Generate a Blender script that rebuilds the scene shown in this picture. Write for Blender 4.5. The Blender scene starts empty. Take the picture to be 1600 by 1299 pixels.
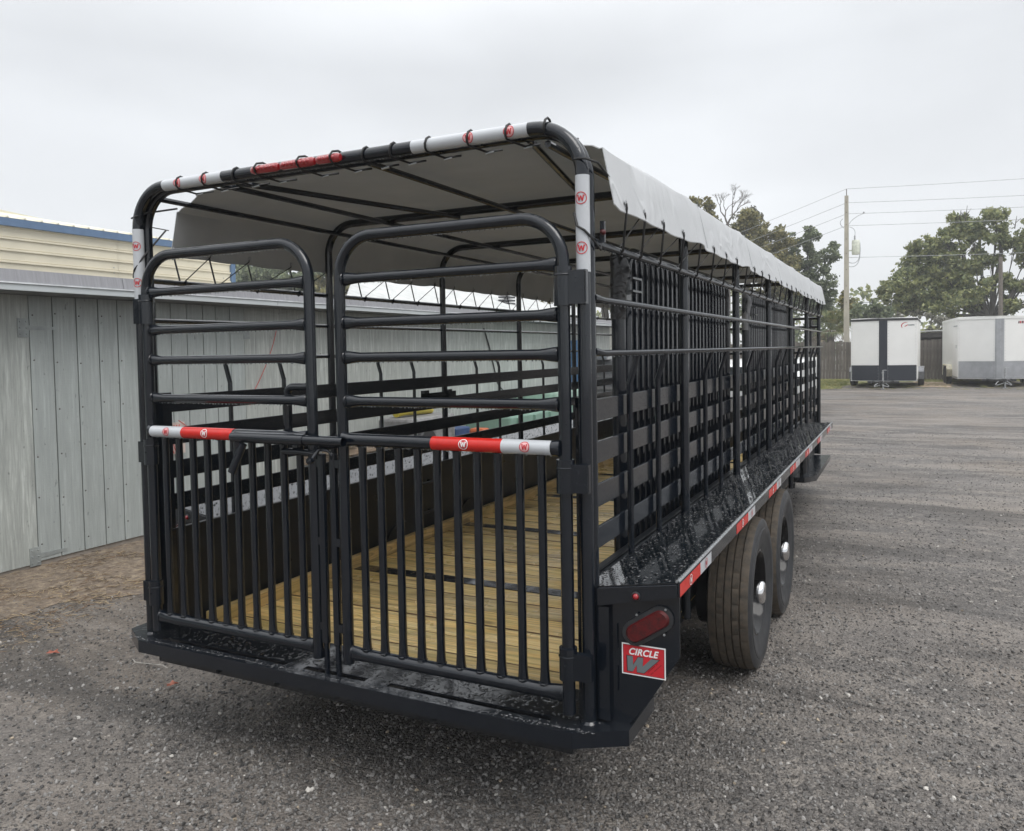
import bpy, bmesh, math, random
import numpy as np
from mathutils import Vector, Matrix, Euler
rnd = random.Random(7)
S = bpy.context.scene
COL = S.collection
PI = math.pi

# ------------------------------------------------------------------ camera
cam_d = bpy.data.cameras.new('camera'); cam = bpy.data.objects.new('camera', cam_d); COL.objects.link(cam)
S.camera = cam
F_PX = 1240.80
yaw, pitch, roll = math.radians(26.4916), math.radians(2.3746), math.radians(-0.9911)
fwd = Vector((-math.sin(yaw)*math.cos(pitch), math.cos(yaw)*math.cos(pitch), -math.sin(pitch)))
r0 = Vector((math.cos(yaw), math.sin(yaw), 0)); u0 = r0.cross(fwd)
cr, sr = math.cos(roll), math.sin(roll)
right = cr*r0 + sr*u0; upv = -sr*r0 + cr*u0
M = Matrix((right, upv, -fwd)).transposed().to_4x4()
M.translation = Vector((1.9757, -2.4282, 1.68))
cam.matrix_world = M
cam_d.sensor_fit = 'HORIZONTAL'; cam_d.sensor_width = 36.0; cam_d.lens = 36.0*F_PX/1600
cam_d.shift_y = -49.5/1600
cam_d.clip_start = 0.05; cam_d.clip_end = 2000

# ------------------------------------------------------------------ world, sun, exposure
SUN_EL, SUN_AZ = math.radians(58), math.radians(115)   # azimuth measured from +X towards +Y is (90 - az)
W = bpy.data.worlds.new('World'); S.world = W; W.use_nodes = True
nt = W.node_tree; nt.nodes.clear()
def N(nt, t, **kw):
    n = nt.nodes.new(t)
    for k, v in kw.items(): setattr(n, k, v)
    return n
out = N(nt, 'ShaderNodeOutputWorld'); bg = N(nt, 'ShaderNodeBackground'); bg.inputs[1].default_value = 0.1
sky = N(nt, 'ShaderNodeTexSky'); sky.sky_type = 'NISHITA'; sky.sun_disc = False
sky.sun_elevation = SUN_EL; sky.sun_rotation = SUN_AZ
tc = N(nt, 'ShaderNodeTexCoord'); sep = N(nt, 'ShaderNodeSeparateXYZ')
nt.links.new(tc.outputs['Generated'], sep.inputs[0])
# overcast deck: brightness rises slowly from the horizon to the zenith (CIE overcast sky)
ramp = N(nt, 'ShaderNodeValToRGB'); nt.links.new(sep.outputs['Z'], ramp.inputs[0])
e = ramp.color_ramp.elements
e[0].position = 0.0; e[0].color = (8.4, 8.55, 8.75, 1)
e[1].position = 1.0; e[1].color = (20.0, 20.2, 20.5, 1)
m1 = e.new(0.33); m1.color = (7.35, 7.55, 7.8, 1)
m2 = e.new(0.6); m2.color = (14.0, 14.3, 14.6, 1)
mp = N(nt, 'ShaderNodeMapping'); mp.inputs['Scale'].default_value = (1, 1, 2.4)
nt.links.new(tc.outputs['Generated'], mp.inputs[0])
no = N(nt, 'ShaderNodeTexNoise'); no.inputs['Scale'].default_value = 1.9; no.inputs['Detail'].default_value = 5; no.inputs['Roughness'].default_value = 0.45
nt.links.new(mp.outputs[0], no.inputs[0])
mr = N(nt, 'ShaderNodeMapRange'); mr.inputs[1].default_value = 0.3; mr.inputs[2].default_value = 0.7; mr.inputs[3].default_value = 0.82; mr.inputs[4].default_value = 1.10
nt.links.new(no.outputs[0], mr.inputs[0])
mul = N(nt, 'ShaderNodeVectorMath', operation='SCALE'); nt.links.new(ramp.outputs[0], mul.inputs[0]); nt.links.new(mr.outputs[0], mul.inputs['Scale'])
mx = N(nt, 'ShaderNodeMix', data_type='RGBA'); mx.inputs[0].default_value = 0.93
nt.links.new(sky.outputs[0], mx.inputs[6]); nt.links.new(mul.outputs[0], mx.inputs[7])
nt.links.new(mx.outputs[2], bg.inputs[0]); nt.links.new(bg.outputs[0], out.inputs[0])
sd = bpy.data.lights.new('sun', 'SUN'); sun = bpy.data.objects.new('sun', sd); COL.objects.link(sun)
sd.energy = 1.3; sd.angle = math.radians(35); sd.color = (1, 0.975, 0.94)
az = PI/2 - SUN_AZ
sun.rotation_euler = Vector((math.cos(SUN_EL)*math.cos(az), math.cos(SUN_EL)*math.sin(az), math.sin(SUN_EL))).to_track_quat('Z', 'Y').to_euler()
S.view_settings.view_transform = 'Standard'; S.view_settings.look = 'None'
S.view_settings.exposure = 0.24; S.view_settings.gamma = 1.0; S.view_settings.use_curve_mapping = False
S.render.engine = 'CYCLES'

# ------------------------------------------------------------------ helpers
def tag(o, label=None, cat=None, group=None, kind=None):
    if label: o['label'] = label
    if cat: o['category'] = cat
    if group: o['group'] = group
    if kind: o['kind'] = kind
    return o
def thing(name, label, cat, loc=(0, 0, 0), group=None, rz=0.0):
    o = bpy.data.objects.new(name, None); COL.objects.link(o); o.location = loc; o.rotation_euler = (0, 0, rz)
    o.empty_display_size = 0.2
    return tag(o, label, cat, group)
def adopt(o, parent, local=False):
    o.parent = parent
    if not local:
        T = Matrix.Translation(parent.location) @ parent.rotation_euler.to_matrix().to_4x4()
        p = parent
        if p.parent is not None and p.type == 'MESH': T = Matrix.Translation(p.location)
        o.matrix_parent_inverse = T.inverted()
class MB:
    def __init__(s): s.v = []; s.f = []; s.m = []
    def add(s, vs, fs, mi=0):
        b = len(s.v); s.v += [tuple(p) for p in vs]; s.f += [tuple(b+i for i in f) for f in fs]; s.m += [mi]*len(fs); return s
    def box(s, a, b, mi=0, bev=0.0):
        x0, y0, z0 = a; x1, y1, z1 = b
        return s.add([(x0,y0,z0),(x1,y0,z0),(x1,y1,z0),(x0,y1,z0),(x0,y0,z1),(x1,y0,z1),(x1,y1,z1),(x0,y1,z1)],
              [(0,3,2,1),(4,5,6,7),(0,1,5,4),(1,2,6,5),(2,3,7,6),(3,0,4,7)], mi)
    def prism(s, poly, vec, mi=0):
        """extrude a planar 3-D polygon along vec"""
        n = len(poly); v = Vector(vec); P = [Vector(p) for p in poly]; Q = [p+v for p in P]
        fs = [tuple(range(n))[::-1], tuple(range(n, 2*n))]
        fs += [(i, (i+1) % n, n+(i+1) % n, n+i) for i in range(n)]
        return s.add(P+Q, fs, mi)
    def tube(s, pts, r, n=8, mi=0, cap=True, rb=None, closed=False, up=None, power=1.0, hollow=False):
        """sweep; r may be a list; rb = second half axis (same form)"""
        P = [Vector(p) for p in pts]; k = len(P)
        R = r if isinstance(r, (list, tuple)) else [r]*k
        RB = rb if isinstance(rb, (list, tuple)) else ([rb]*k if rb else R)
        T = []
        for i in range(k):
            if closed: t = P[(i+1) % k]-P[(i-1) % k]
            else: t = P[min(i+1, k-1)]-P[max(i-1, 0)]
            T.append(t.normalized())
        if up is None: up = Vector((0, 0, 1)) if abs(T[0].z) < 0.9 else Vector((0, 1, 0))
        A = (Vector(up)-T[0]*T[0].dot(Vector(up))).normalized()
        vs = []
        for i in range(k):
            A = (A-T[i]*T[i].dot(A)).normalized(); B = T[i].cross(A)
            for j in range(n):
                c, q = math.cos(2*PI*j/n), math.sin(2*PI*j/n)
                if power != 1.0:
                    c = math.copysign(abs(c)**power, c); q = math.copysign(abs(q)**power, q)
                vs.append(P[i]+A*(R[i]*c)+B*(RB[i]*q))
        fs = []
        kk = k if closed else k-1
        for i in range(kk):
            for j in range(n):
                a = i*n+j; b = i*n+(j+1) % n; i2 = (i+1) % k
                fs.append((a, b, i2*n+(j+1) % n, i2*n+j))
        if cap and not closed:
            fs.append(tuple(range(n))[::-1]); fs.append(tuple((k-1)*n+j for j in range(n)))
        return s.add(vs, fs, mi)
    def cyl(s, a, b, r, n=10, mi=0, r2=None):
        return s.tube([a, b], [r, r if r2 is None else r2], n, mi)
    def lathe(s, prof, c, axis='Z', n=24, mi=0):
        """prof [(radius, along)]"""
        vs = []; k = len(prof)
        for (r, h) in prof:
            for j in range(n):
                a = 2*PI*j/n
                if axis == 'Z': vs.append((c[0]+r*math.cos(a), c[1]+r*math.sin(a), c[2]+h))
                elif axis == 'X': vs.append((c[0]+h, c[1]+r*math.cos(a), c[2]+r*math.sin(a)))
                else: vs.append((c[0]+r*math.sin(a), c[1]+h, c[2]+r*math.cos(a)))
        fs = [(i*n+j, i*n+(j+1) % n, (i+1)*n+(j+1) % n, (i+1)*n+j) for i in range(k-1) for j in range(n)]
        return s.add(vs, fs, mi)
    def mesh(s, name, mats, smooth=None):
        me = bpy.data.meshes.new(name); me.from_pydata(s.v, [], s.f)
        for m in (mats if isinstance(mats, (list, tuple)) else [mats]): me.materials.append(m)
        if any(s.m): me.polygons.foreach_set('material_index', s.m)
        bm = bmesh.new(); bm.from_mesh(me); bmesh.ops.recalc_face_normals(bm, faces=bm.faces); bm.to_mesh(me); bm.free()
        if smooth is not None:
            me.polygons.foreach_set('use_smooth', [True]*len(me.polygons))
            try: me.set_sharp_from_angle(angle=math.radians(smooth))
            except Exception: pass
        me.update(); return me
    def obj(s, name, mats, parent=None, smooth=None, bevel=0.0, loc=None, local=False):
        me = s.mesh(name, mats, smooth); o = bpy.data.objects.new(name, me); COL.objects.link(o)
        if loc: o.location = loc
        if parent is not None: adopt(o, parent, local)
        if bevel:
            b = o.modifiers.new('bevel', 'BEVEL'); b.width = bevel; b.segments = 2; b.limit_method = 'ANGLE'; b.angle_limit = math.radians(40)
            b.harden_normals = False
        return o
def place(me, name, loc, parent=None, rot=None, local=False, label=None):
    o = bpy.data.objects.new(name, me); COL.objects.link(o); o.location = loc
    if rot: o.rotation_euler = rot
    if parent is not None: adopt(o, parent, local)
    if label: o['label'] = label
    return o
def fillet(pts, rad, n=8):
    P = [Vector(p) for p in pts]; out = [P[0]]
    for i in range(1, len(P)-1):
        a = (P[i-1]-P[i]); b = (P[i+1]-P[i]); la, lb = a.length, b.length; a.normalize(); b.normalize()
        ang = a.angle(b); d = min(rad/math.tan(ang/2), la*0.49, lb*0.49); r = d*math.tan(ang/2)
        p0 = P[i]+a*d; p1 = P[i]+b*d; c = P[i]+(a+b).normalized()*(r/math.sin(ang/2))
        v0 = p0-c; v1 = p1-c; th = v0.angle(v1)
        for k in range(n+1):
            t = k/n; out.append(c+(v0*math.sin((1-t)*th)+v1*math.sin(t*th))/math.sin(th))
    out.append(P[-1]); return out
def flared(a, b, r, end=0.045, n=8, k=1.55, mi=0, mb=None, up=None):
    """tube from a to b with flattened, fish-mouth ends (taller along 'up', thinner across)"""
    a, b = Vector(a), Vector(b); d = (b-a); L = d.length; d.normalize()
    ts = [0, end*0.35, end*0.7, end, L-end, L-end*0.7, L-end*0.35, L]
    w = [1, .72, .3, 0, 0, .3, .72, 1]
    pts = [a+d*t for t in ts]
    mb = mb or MB()
    return mb.tube(pts, [r*(1+(k-1)*q) for q in w], n=max(n, 10), rb=[r*(1-0.3*q) for q in w], mi=mi, up=up)

# ------------------------------------------------------------------ materials
def mat(name, col, rough=0.5, metal=0.0, spec=0.5):
    m = bpy.data.materials.new(name); m.use_nodes = True; b = m.node_tree.nodes['Principled BSDF']
    b.inputs['Base Color'].default_value = (*col, 1); b.inputs['Roughness'].default_value = rough
    b.inputs['Metallic'].default_value = metal; b.inputs['Specular IOR Level'].default_value = spec
    return m, m.node_tree, b
def coords(nt, kind='Object', scale=(1, 1, 1)):
    t = N(nt, 'ShaderNodeTexCoord'); p = N(nt, 'ShaderNodeMapping'); p.inputs['Scale'].default_value = scale
    nt.links.new(t.outputs[kind], p.inputs[0]); return p.outputs[0]
def noise(nt, vec, scale, detail=4, rough=0.5, dist=0.0):
    n = N(nt, 'ShaderNodeTexNoise'); n.inputs['Scale'].default_value = scale; n.inputs['Detail'].default_value = detail
    n.inputs['Roughness'].default_value = rough; n.inputs['Distortion'].default_value = dist
    nt.links.new(vec, n.inputs['Vector']); return n.outputs[0]
def rampn(nt, fac, stops):
    r = N(nt, 'ShaderNodeValToRGB'); el = r.color_ramp.elements
    while len(el) < len(stops): el.new(0.5)
    for e_, (p, c) in zip(el, stops): e_.position = p; e_.color = (*c, 1) if len(c) == 3 else c
    nt.links.new(fac, r.inputs[0]); return r.outputs[0]
def maprange(nt, v, a, b, c, d):
    n = N(nt, 'ShaderNodeMapRange'); n.inputs[1].default_value = a; n.inputs[2].default_value = b; n.inputs[3].default_value = c; n.inputs[4].default_value = d
    nt.links.new(v, n.inputs[0]); return n.outputs[0]
def bump(nt, h, strength=0.5, dist=0.01, prev=None):
    b = N(nt, 'ShaderNodeBump'); b.inputs['Strength'].default_value = strength; b.inputs['Distance'].default_value = dist
    nt.links.new(h, b.inputs['Height'])
    if prev: nt.links.new(prev, b.inputs['Normal'])
    return b.outputs[0]
def math_(nt, op, a, b=None):
    n = N(nt, 'ShaderNodeMath', operation=op)
    for i, x in enumerate((a, b)):
        if x is None: continue
        if isinstance(x, (int, float)): n.inputs[i].default_value = x
        else: nt.links.new(x, n.inputs[i])
    return n.outputs[0]
def mixc(nt, f, a, b, mode='MIX'):
    n = N(nt, 'ShaderNodeMix', data_type='RGBA'); n.blend_type = mode
    for i, x in ((0, f), (6, a), (7, b)):
        if isinstance(x, (int, float)): n.inputs[i].default_value = x
        elif isinstance(x, tuple): n.inputs[i].default_value = (*x, 1)
        else: nt.links.new(x, n.inputs[i])
    return n.outputs[2]

def paint(name, col, rough, drops=0.0, dens=0.5, scale=95.0, film=0.0, ddist=.0022):
    m, nt, b = mat(name, col, rough); L = nt.links
    vec = coords(nt)
    n1 = noise(nt, vec, 6, 5, 0.6)
    L.new(maprange(nt, n1, 0.3, 0.7, rough*0.75, rough*1.35), b.inputs['Roughness'])
    L.new(mixc(nt, maprange(nt, noise(nt, vec, 2.2, 4), .35, .7, 0, .35), col, tuple(min(1, c*1.5+.004) for c in col)), b.inputs['Base Color'])
    nrm = None
    if drops:
        def layer(sc, lo, hi):
            v = N(nt, 'ShaderNodeTexVoronoi'); v.inputs['Scale'].default_value = sc; L.new(vec, v.inputs['Vector'])
            dome = maprange(nt, v.outputs['Distance'], 0.08, 0.42, 1.0, 0.0)
            sepc = N(nt, 'ShaderNodeSeparateColor'); L.new(v.outputs['Color'], sepc.inputs[0])
            keep = math_(nt, 'LESS_THAN', sepc.outputs[0], dens)
            return math_(nt, 'MULTIPLY', dome, keep)
        h = math_(nt, 'ADD', layer(scale, 0, 0), math_(nt, 'MULTIPLY', layer(scale*2.3, 0, 0), 0.45))
        if film:
            pud = maprange(nt, noise(nt, vec, 9, 3, .5, 1.2), .44, .5, 0, 1)
            h = math_(nt, 'MAXIMUM', h, math_(nt, 'MULTIPLY', pud, film))
        nrm = bump(nt, h, drops, ddist)
    nrm = bump(nt, noise(nt, vec, 320, 2), 0.02, 0.0006, nrm)
    L.new(nrm, b.inputs['Normal']); b.inputs['Specular IOR Level'].default_value = .62
    return m
PAINT = paint('black_paint', (0.0035, 0.0060, 0.0105), 0.12, 0.5, 0.10, 150, 0, .0012)
PAINT_IN = paint('satin_black_sheet', (0.0065, 0.0078, 0.0095), 0.34); PAINT_IN.node_tree.nodes['Principled BSDF'].inputs['Specular IOR Level'].default_value = .3
WET = paint('wet_black_plate', (0.008, 0.010, 0.0135), 0.07, .45, 0.4, 45, 0.55, .003)
WET2 = paint('wet_black_deck', (0.007, 0.009, 0.0115), 0.05, .22, 0.25, 60, 0, .002)

def simple(name, col, rough=0.6, metal=0.0, var=0.25, sc=8, bmp=0.0, bsc=60, stretch=(1, 1, 1), coat=0):
    m, nt, b = mat(name, col, rough, metal); vec = coords(nt, 'Object', stretch)
    f = maprange(nt, noise(nt, vec, sc, 5, .6), .3, .7, 0, 1)
    nt.links.new(mixc(nt, f, tuple(c*(1-var) for c in col), tuple(min(1, c*(1+var)) for c in col)), b.inputs['Base Color'])
    if bmp: nt.links.new(bump(nt, noise(nt, vec, bsc, 3), bmp, 0.004), b.inputs['Normal'])
    b.inputs['Coat Weight'].default_value = coat
    return m
CORD = simple('black_cord', (0.012, 0.012, 0.013), 0.55)
STEEL = simple('galvanised_steel', (0.42, 0.43, 0.44), 0.42, 0.7)
EDGE_GLINT = simple('wet_edge_glint', (.30, .31, .32), .22, .6, .35, 90, .4, 260)  # pale metal colour stands in for the sky's reflection along the wet board edge
CHROME = simple('chrome', (0.75, 0.75, 0.76), 0.08, 1.0, 0.03)
RUBBER = simple('black_rubber', (0.022, 0.023, 0.026), 0.55, 0, .3, 20, .2, 200)
RIMB = simple('black_rim_paint', (0.006, 0.006, 0.007), 0.12, 0, .2)
RIMB.node_tree.nodes['Principled BSDF'].inputs['Specular IOR Level'].default_value = .3
TAPEW = simple('white_reflective_tape', (.50, .52, .545), 0.28, 0, .05, 900, .1, 900)
TAPER = simple('red_reflective_tape', (0.56, 0.018, 0.012), 0.25, 0, .08, 40)
INKR = simple('red_print', (0.5, 0.02, 0.03), 0.35, 0, .1)
INKP = simple('pale_red_print', (0.75, 0.42, 0.42), 0.35, 0, .1)
INKW = simple('white_print', (0.8, 0.8, 0.8), 0.4, 0, .02)
INKG = simple('grey_print', (0.13, 0.16, 0.17), 0.4, 0, .05)
INKD = simple('dark_red_print', (0.06, 0.004, 0.006), 0.4, 0, .05)
LENS, _n, _b = mat('red_lens', (0.30, 0.004, 0.009), 0.12); _b.inputs['Coat Weight'].default_value = 1
_n.links.new(bump(_n, noise(_n, coords(_n), 240, 1), 0.8, 0.003), _b.inputs['Normal'])
LENSD = simple('dark_red_lens', (0.07, 0.001, 0.002), 0.38, 0, .6, 90, .5, 260)
WATER, _n, _b = mat('water_bead', (0.75, 0.78, 0.8), 0.03); _b.inputs['Transmission Weight'].default_value = 0.75; _b.inputs['IOR'].default_value = 1.33

WATER2, _n, _b = mat('standing_drop', (.02, .022, .026), 0.05); _b.inputs['Specular IOR Level'].default_value = 1.0; _b.inputs['IOR'].default_value = 1.6
def wood(name, c1, c2, c3, dark=(.16, .09, .03), rough=.42, along='X'):
    m, nt, b = mat(name, c1, rough); L = nt.links
    oi = N(nt, 'ShaderNodeObjectInfo')
    tcn = N(nt, 'ShaderNodeTexCoord'); off = N(nt, 'ShaderNodeVectorMath', operation='ADD')
    cmb = N(nt, 'ShaderNodeCombineXYZ'); rm = math_(nt, 'MULTIPLY', oi.outputs['Random'], 37.0)
    L.new(rm, cmb.inputs[0]); L.new(rm, cmb.inputs[1]); L.new(rm, cmb.inputs[2])
    L.new(tcn.outputs['Object'], off.inputs[0]); L.new(cmb.outputs[0], off.inputs[1])
    mp = N(nt, 'ShaderNodeMapping'); mp.inputs['Scale'].default_value = (0.9, 11, 11) if along == 'X' else (11, 0.9, 11)
    L.new(off.outputs[0], mp.inputs[0])
    g = noise(nt, mp.outputs[0], 2.2, 6, .62, 1.6)
    ringf = math_(nt, 'FRACT', math_(nt, 'MULTIPLY', noise(nt, mp.outputs[0], 0.75, 1, .4, .6), 13.0))
    ring = maprange(nt, math_(nt, 'ABSOLUTE', math_(nt, 'SUBTRACT', ringf, .5)), .0, .5, 0, 1)
    base = rampn(nt, g, [(.25, c3), (.5, c1), (.75, c2)])
    base = mixc(nt, math_(nt, 'MULTIPLY', maprange(nt, ring, .62, 1, 0, 1), .8), base, tuple(c*.50 for c in c1))
    r2 = maprange(nt, math_(nt, 'ABSOLUTE', math_(nt, 'SUBTRACT', math_(nt, 'FRACT', math_(nt, 'MULTIPLY', noise(nt, mp.outputs[0], .42, 2, .5, .9), 6.0)), .5)), .28, .5, 0, .8)
    base = mixc(nt, r2, base, tuple(c*.46 for c in c1))
    kn = N(nt, 'ShaderNodeTexVoronoi'); mp2 = N(nt, 'ShaderNodeMapping'); mp2.inputs['Scale'].default_value = (2.2, 6, 6) if along == 'X' else (6, 2.2, 6)
    L.new(off.outputs[0], mp2.inputs[0]); L.new(mp2.outputs[0], kn.inputs['Vector']); kn.inputs['Scale'].default_value = .8
    base = mixc(nt, maprange(nt, kn.outputs['Distance'], .05, .13, .85, 0), base, dark)
    stain = maprange(nt, noise(nt, off.outputs[0], 3.0, 3), .5, .68, 0, .4)
    base = mixc(nt, stain, base, tuple(x*y for x, y in zip(c1, (.62, .72, .60))))
    br = maprange(nt, oi.outputs['Random'], 0, 1, .74, 1.16)
    vm = N(nt, 'ShaderNodeVectorMath', operation='SCALE'); L.new(base, vm.inputs[0]); L.new(br, vm.inputs['Scale'])
    L.new(vm.outputs[0], b.inputs['Base Color'])
    L.new(maprange(nt, noise(nt, off.outputs[0], 4, 3), .4, .65, rough*.6, rough*1.4), b.inputs['Roughness'])
    L.new(bump(nt, g, .35, .004), b.inputs['Normal'])
    return m
DECK = wood('treated_pine', (.85, .61, .235), (.93, .77, .42), (.60, .36, .11))
DECKY = wood('treated_pine_lengthwise', (.62, .43, .18), (.72, .55, .27), (.48, .31, .11), along='Y')

# siding of the shed: weathered grey-green paint, streaks along the height
def siding(name, c, streak=.5, patches=.3):
    m, nt, b = mat(name, c, .75); L = nt.links
    v1 = coords(nt, 'Object', (1, 9, .55)); v2 = coords(nt, 'Object', (1, 1, 1)); v3 = coords(nt, 'Object', (1, 1.2, 16))
    s = noise(nt, v1, 4.5, 6, .7); s2 = noise(nt, v2, 1.3, 4, .6)
    col = mixc(nt, maprange(nt, s, .38, .72, 0, streak), c, tuple(x*.55 for x in c))
    col = mixc(nt, maprange(nt, s, .30, .45, streak*.7, 0), col, tuple(min(1, x*1.35) for x in c))
    col = mixc(nt, maprange(nt, s2, .45, .7, 0, patches), col, tuple(x*.72 for x in c))
    sp = noise(nt, coords(nt, 'Object', (1, 6, 2.5)), 5, 4, .6)
    col = mixc(nt, maprange(nt, sp, .66, .72, 0, .7), col, (.13, .14, .13))
    L.new(col, b.inputs['Base Color'])
    L.new(bump(nt, s, .35, .004, bump(nt, noise(nt, v3, 9, 3), .22, .004)), b.inputs['Normal'])
    return m
SIDE = siding('weathered_grey_green_siding', (.395, .428, .418), .55, .5)
PLY = siding('streaked_grey_plywood', (.45, .475, .45), 1.0, .45)

# ------------------------------------------------------------------ ground
def ground_mat():
    m, nt, b = mat('wet_dark_gravel', (.1, .1, .1), .62); L = nt.links
    vec = coords(nt)
    def cells(sc):
        v = N(nt, 'ShaderNodeTexVoronoi'); v.inputs['Scale'].default_value = sc; L.new(vec, v.inputs['Vector'])
        s_ = N(nt, 'ShaderNodeSeparateColor'); L.new(v.outputs['Color'], s_.inputs[0]); return v.outputs['Distance'], s_.outputs[0]
    d1, c1 = cells(58); d2, c2 = cells(120); d3, c3 = cells(17)
    g = rampn(nt, c1, [(0, (.052, .050, .049)), (.6, (.115, .111, .108)), (.85, (.175, .168, .162)), (1, (.34, .33, .31))])
    g2 = rampn(nt, c2, [(0, (.062, .060, .059)), (.7, (.135, .131, .126)), (1, (.31, .30, .28))])
    col = mixc(nt, .45, g, g2)
    col = mixc(nt, maprange(nt, c3, .92, .97, 0, .5), col, (.30, .285, .26))
    big = noise(nt, vec, .33, 5, .55, .3); mid = noise(nt, vec, 1.7, 5, .6)
    col = mixc(nt, maprange(nt, big, .45, .58, 0, .6), col, (.185, .160, .132))
    col = mixc(nt, maprange(nt, mid, .50, .66, 0, .45), col, (.055, .053, .052))
    fine = noise(nt, vec, 9, 9, .75)
    col = mixc(nt, maprange(nt, fine, .52, .70, 0, .6), col, (.27, .255, .235))
    col = mixc(nt, maprange(nt, fine, .48, .33, 0, .6), col, (.045, .043, .042))
    # tyre tracks worn along the yard, wide soft bands
    wv = coords(nt, 'Object', (.10, 1.0, 1)); tr = noise(nt, wv, .55, 3, .5)
    col = mixc(nt, maprange(nt, tr, .48, .62, 0, .4), col, (.21, .20, .19))
    t2 = noise(nt, coords(nt, 'Object', (.35, 1.6, 1)), 1.1, 6, .65, .6)
    col = mixc(nt, maprange(nt, t2, .51, .60, 0, .75), col, (.060, .057, .054))
    col = mixc(nt, maprange(nt, t2, .47, .38, 0, .6), col, (.25, .235, .215))
    fl_ = noise(nt, vec, 26, 3, .6); col = mixc(nt, maprange(nt, fl_, .64, .72, 0, .75), col, (.42, .40, .37)); col = mixc(nt, maprange(nt, fl_, .36, .28, 0, .7), col, (.035, .034, .033))
    col = mixc(nt, 1.0, col, (.96, .905, .865), 'MULTIPLY')
    L.new(col, b.inputs['Base Color'])
    h = math_(nt, 'ADD', math_(nt, 'MULTIPLY', d1, -1.0), math_(nt, 'MULTIPLY', d2, -.5))
    L.new(bump(nt, noise(nt, vec, 5, 4, .6), .25, .05, bump(nt, h, .85, .014)), b.inputs['Normal'])
    L.new(maprange(nt, mid, .4, .65, .72, .5), b.inputs['Roughness'])
    return m
GRAVEL = ground_mat()
g = MB(); g.add([(-900, -60, 0), (900, -60, 0), (900, 1200, 0), (-900, 1200, 0)], [(0, 1, 2, 3)])
tag(g.obj('ground', GRAVEL), 'dark wet gravel yard', None, None, 'structure')

def irregular(name, pts, z, m, label, kind='structure', jit=.12, sub=.25):
    """flat sheet with a wandering edge"""
    P = [Vector((x, y, z)) for x, y in pts]; out_ = []
    for i in range(len(P)):
        a, b_ = P[i], P[(i+1) % len(P)]; n = max(1, min(60, int((b_-a).length/sub)))
        for k in range(n):
            p = a.lerp(b_, k/n); out_.append((p.x+rnd.uniform(-jit, jit), p.y+rnd.uniform(-jit, jit), z))
    g = MB(); g.add(out_, [tuple(range(len(out_)))])
    return tag(g.obj(name, m), label, None, None, kind)
def dirt_mat():
    m, nt, b = mat('brown_dirt', (.12, .09, .06), .85); vec = coords(nt)
    a = noise(nt, vec, 14, 6, .7); c = noise(nt, vec, 2.1, 4)
    col = rampn(nt, a, [(.3, (.085, .065, .050)), (.5, (.20, .155, .115)), (.7, (.38, .31, .22))])
    col = mixc(nt, maprange(nt, c, .4, .65, 0, .45), col, (.14, .115, .092))
    nt.links.new(col, b.inputs['Base Color']); nt.links.new(bump(nt, a, .9, .02), b.inputs['Normal']); return m
DIRT = dirt_mat()
irregular('dirt_strip', [(-4.42, -3), (-3.5, -3), (-3.35, .0), (-3.2, 1.0), (-2.65, 1.7), (-2.5, 3), (-2.7, 6), (-3.2, 9), (-3.3, 14), (-4.42, 14)], .004, DIRT, 'brown dirt and straw along the shed wall')
GRASSM = simple('dry_grass_ground', (.20, .20, .075), .9, 0, .45, 3, .6, 20)
irregular('grass_verge', [(-6, 30.5), (-1.4, 29.2), (-.55, 30.6), (-.45, 33), (1.5, 36.6), (3.0, 36.8), (9, 38.5), (9, 39), (-16, 39), (-16, 31)], .004, GRASSM, 'yellow-green grass strip in front of the wooden fence', jit=.3, sub=1)
irregular('bare_patch', [(2.4, 32.2), (3.6, 32.0), (3.9, 36.6), (2.3, 37.2)], .008, simple('tan_soil', (.34, .26, .19), .9, 0, .2, 2), 'tan soil between the two enclosed trailers', jit=.2, sub=.8)

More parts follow.
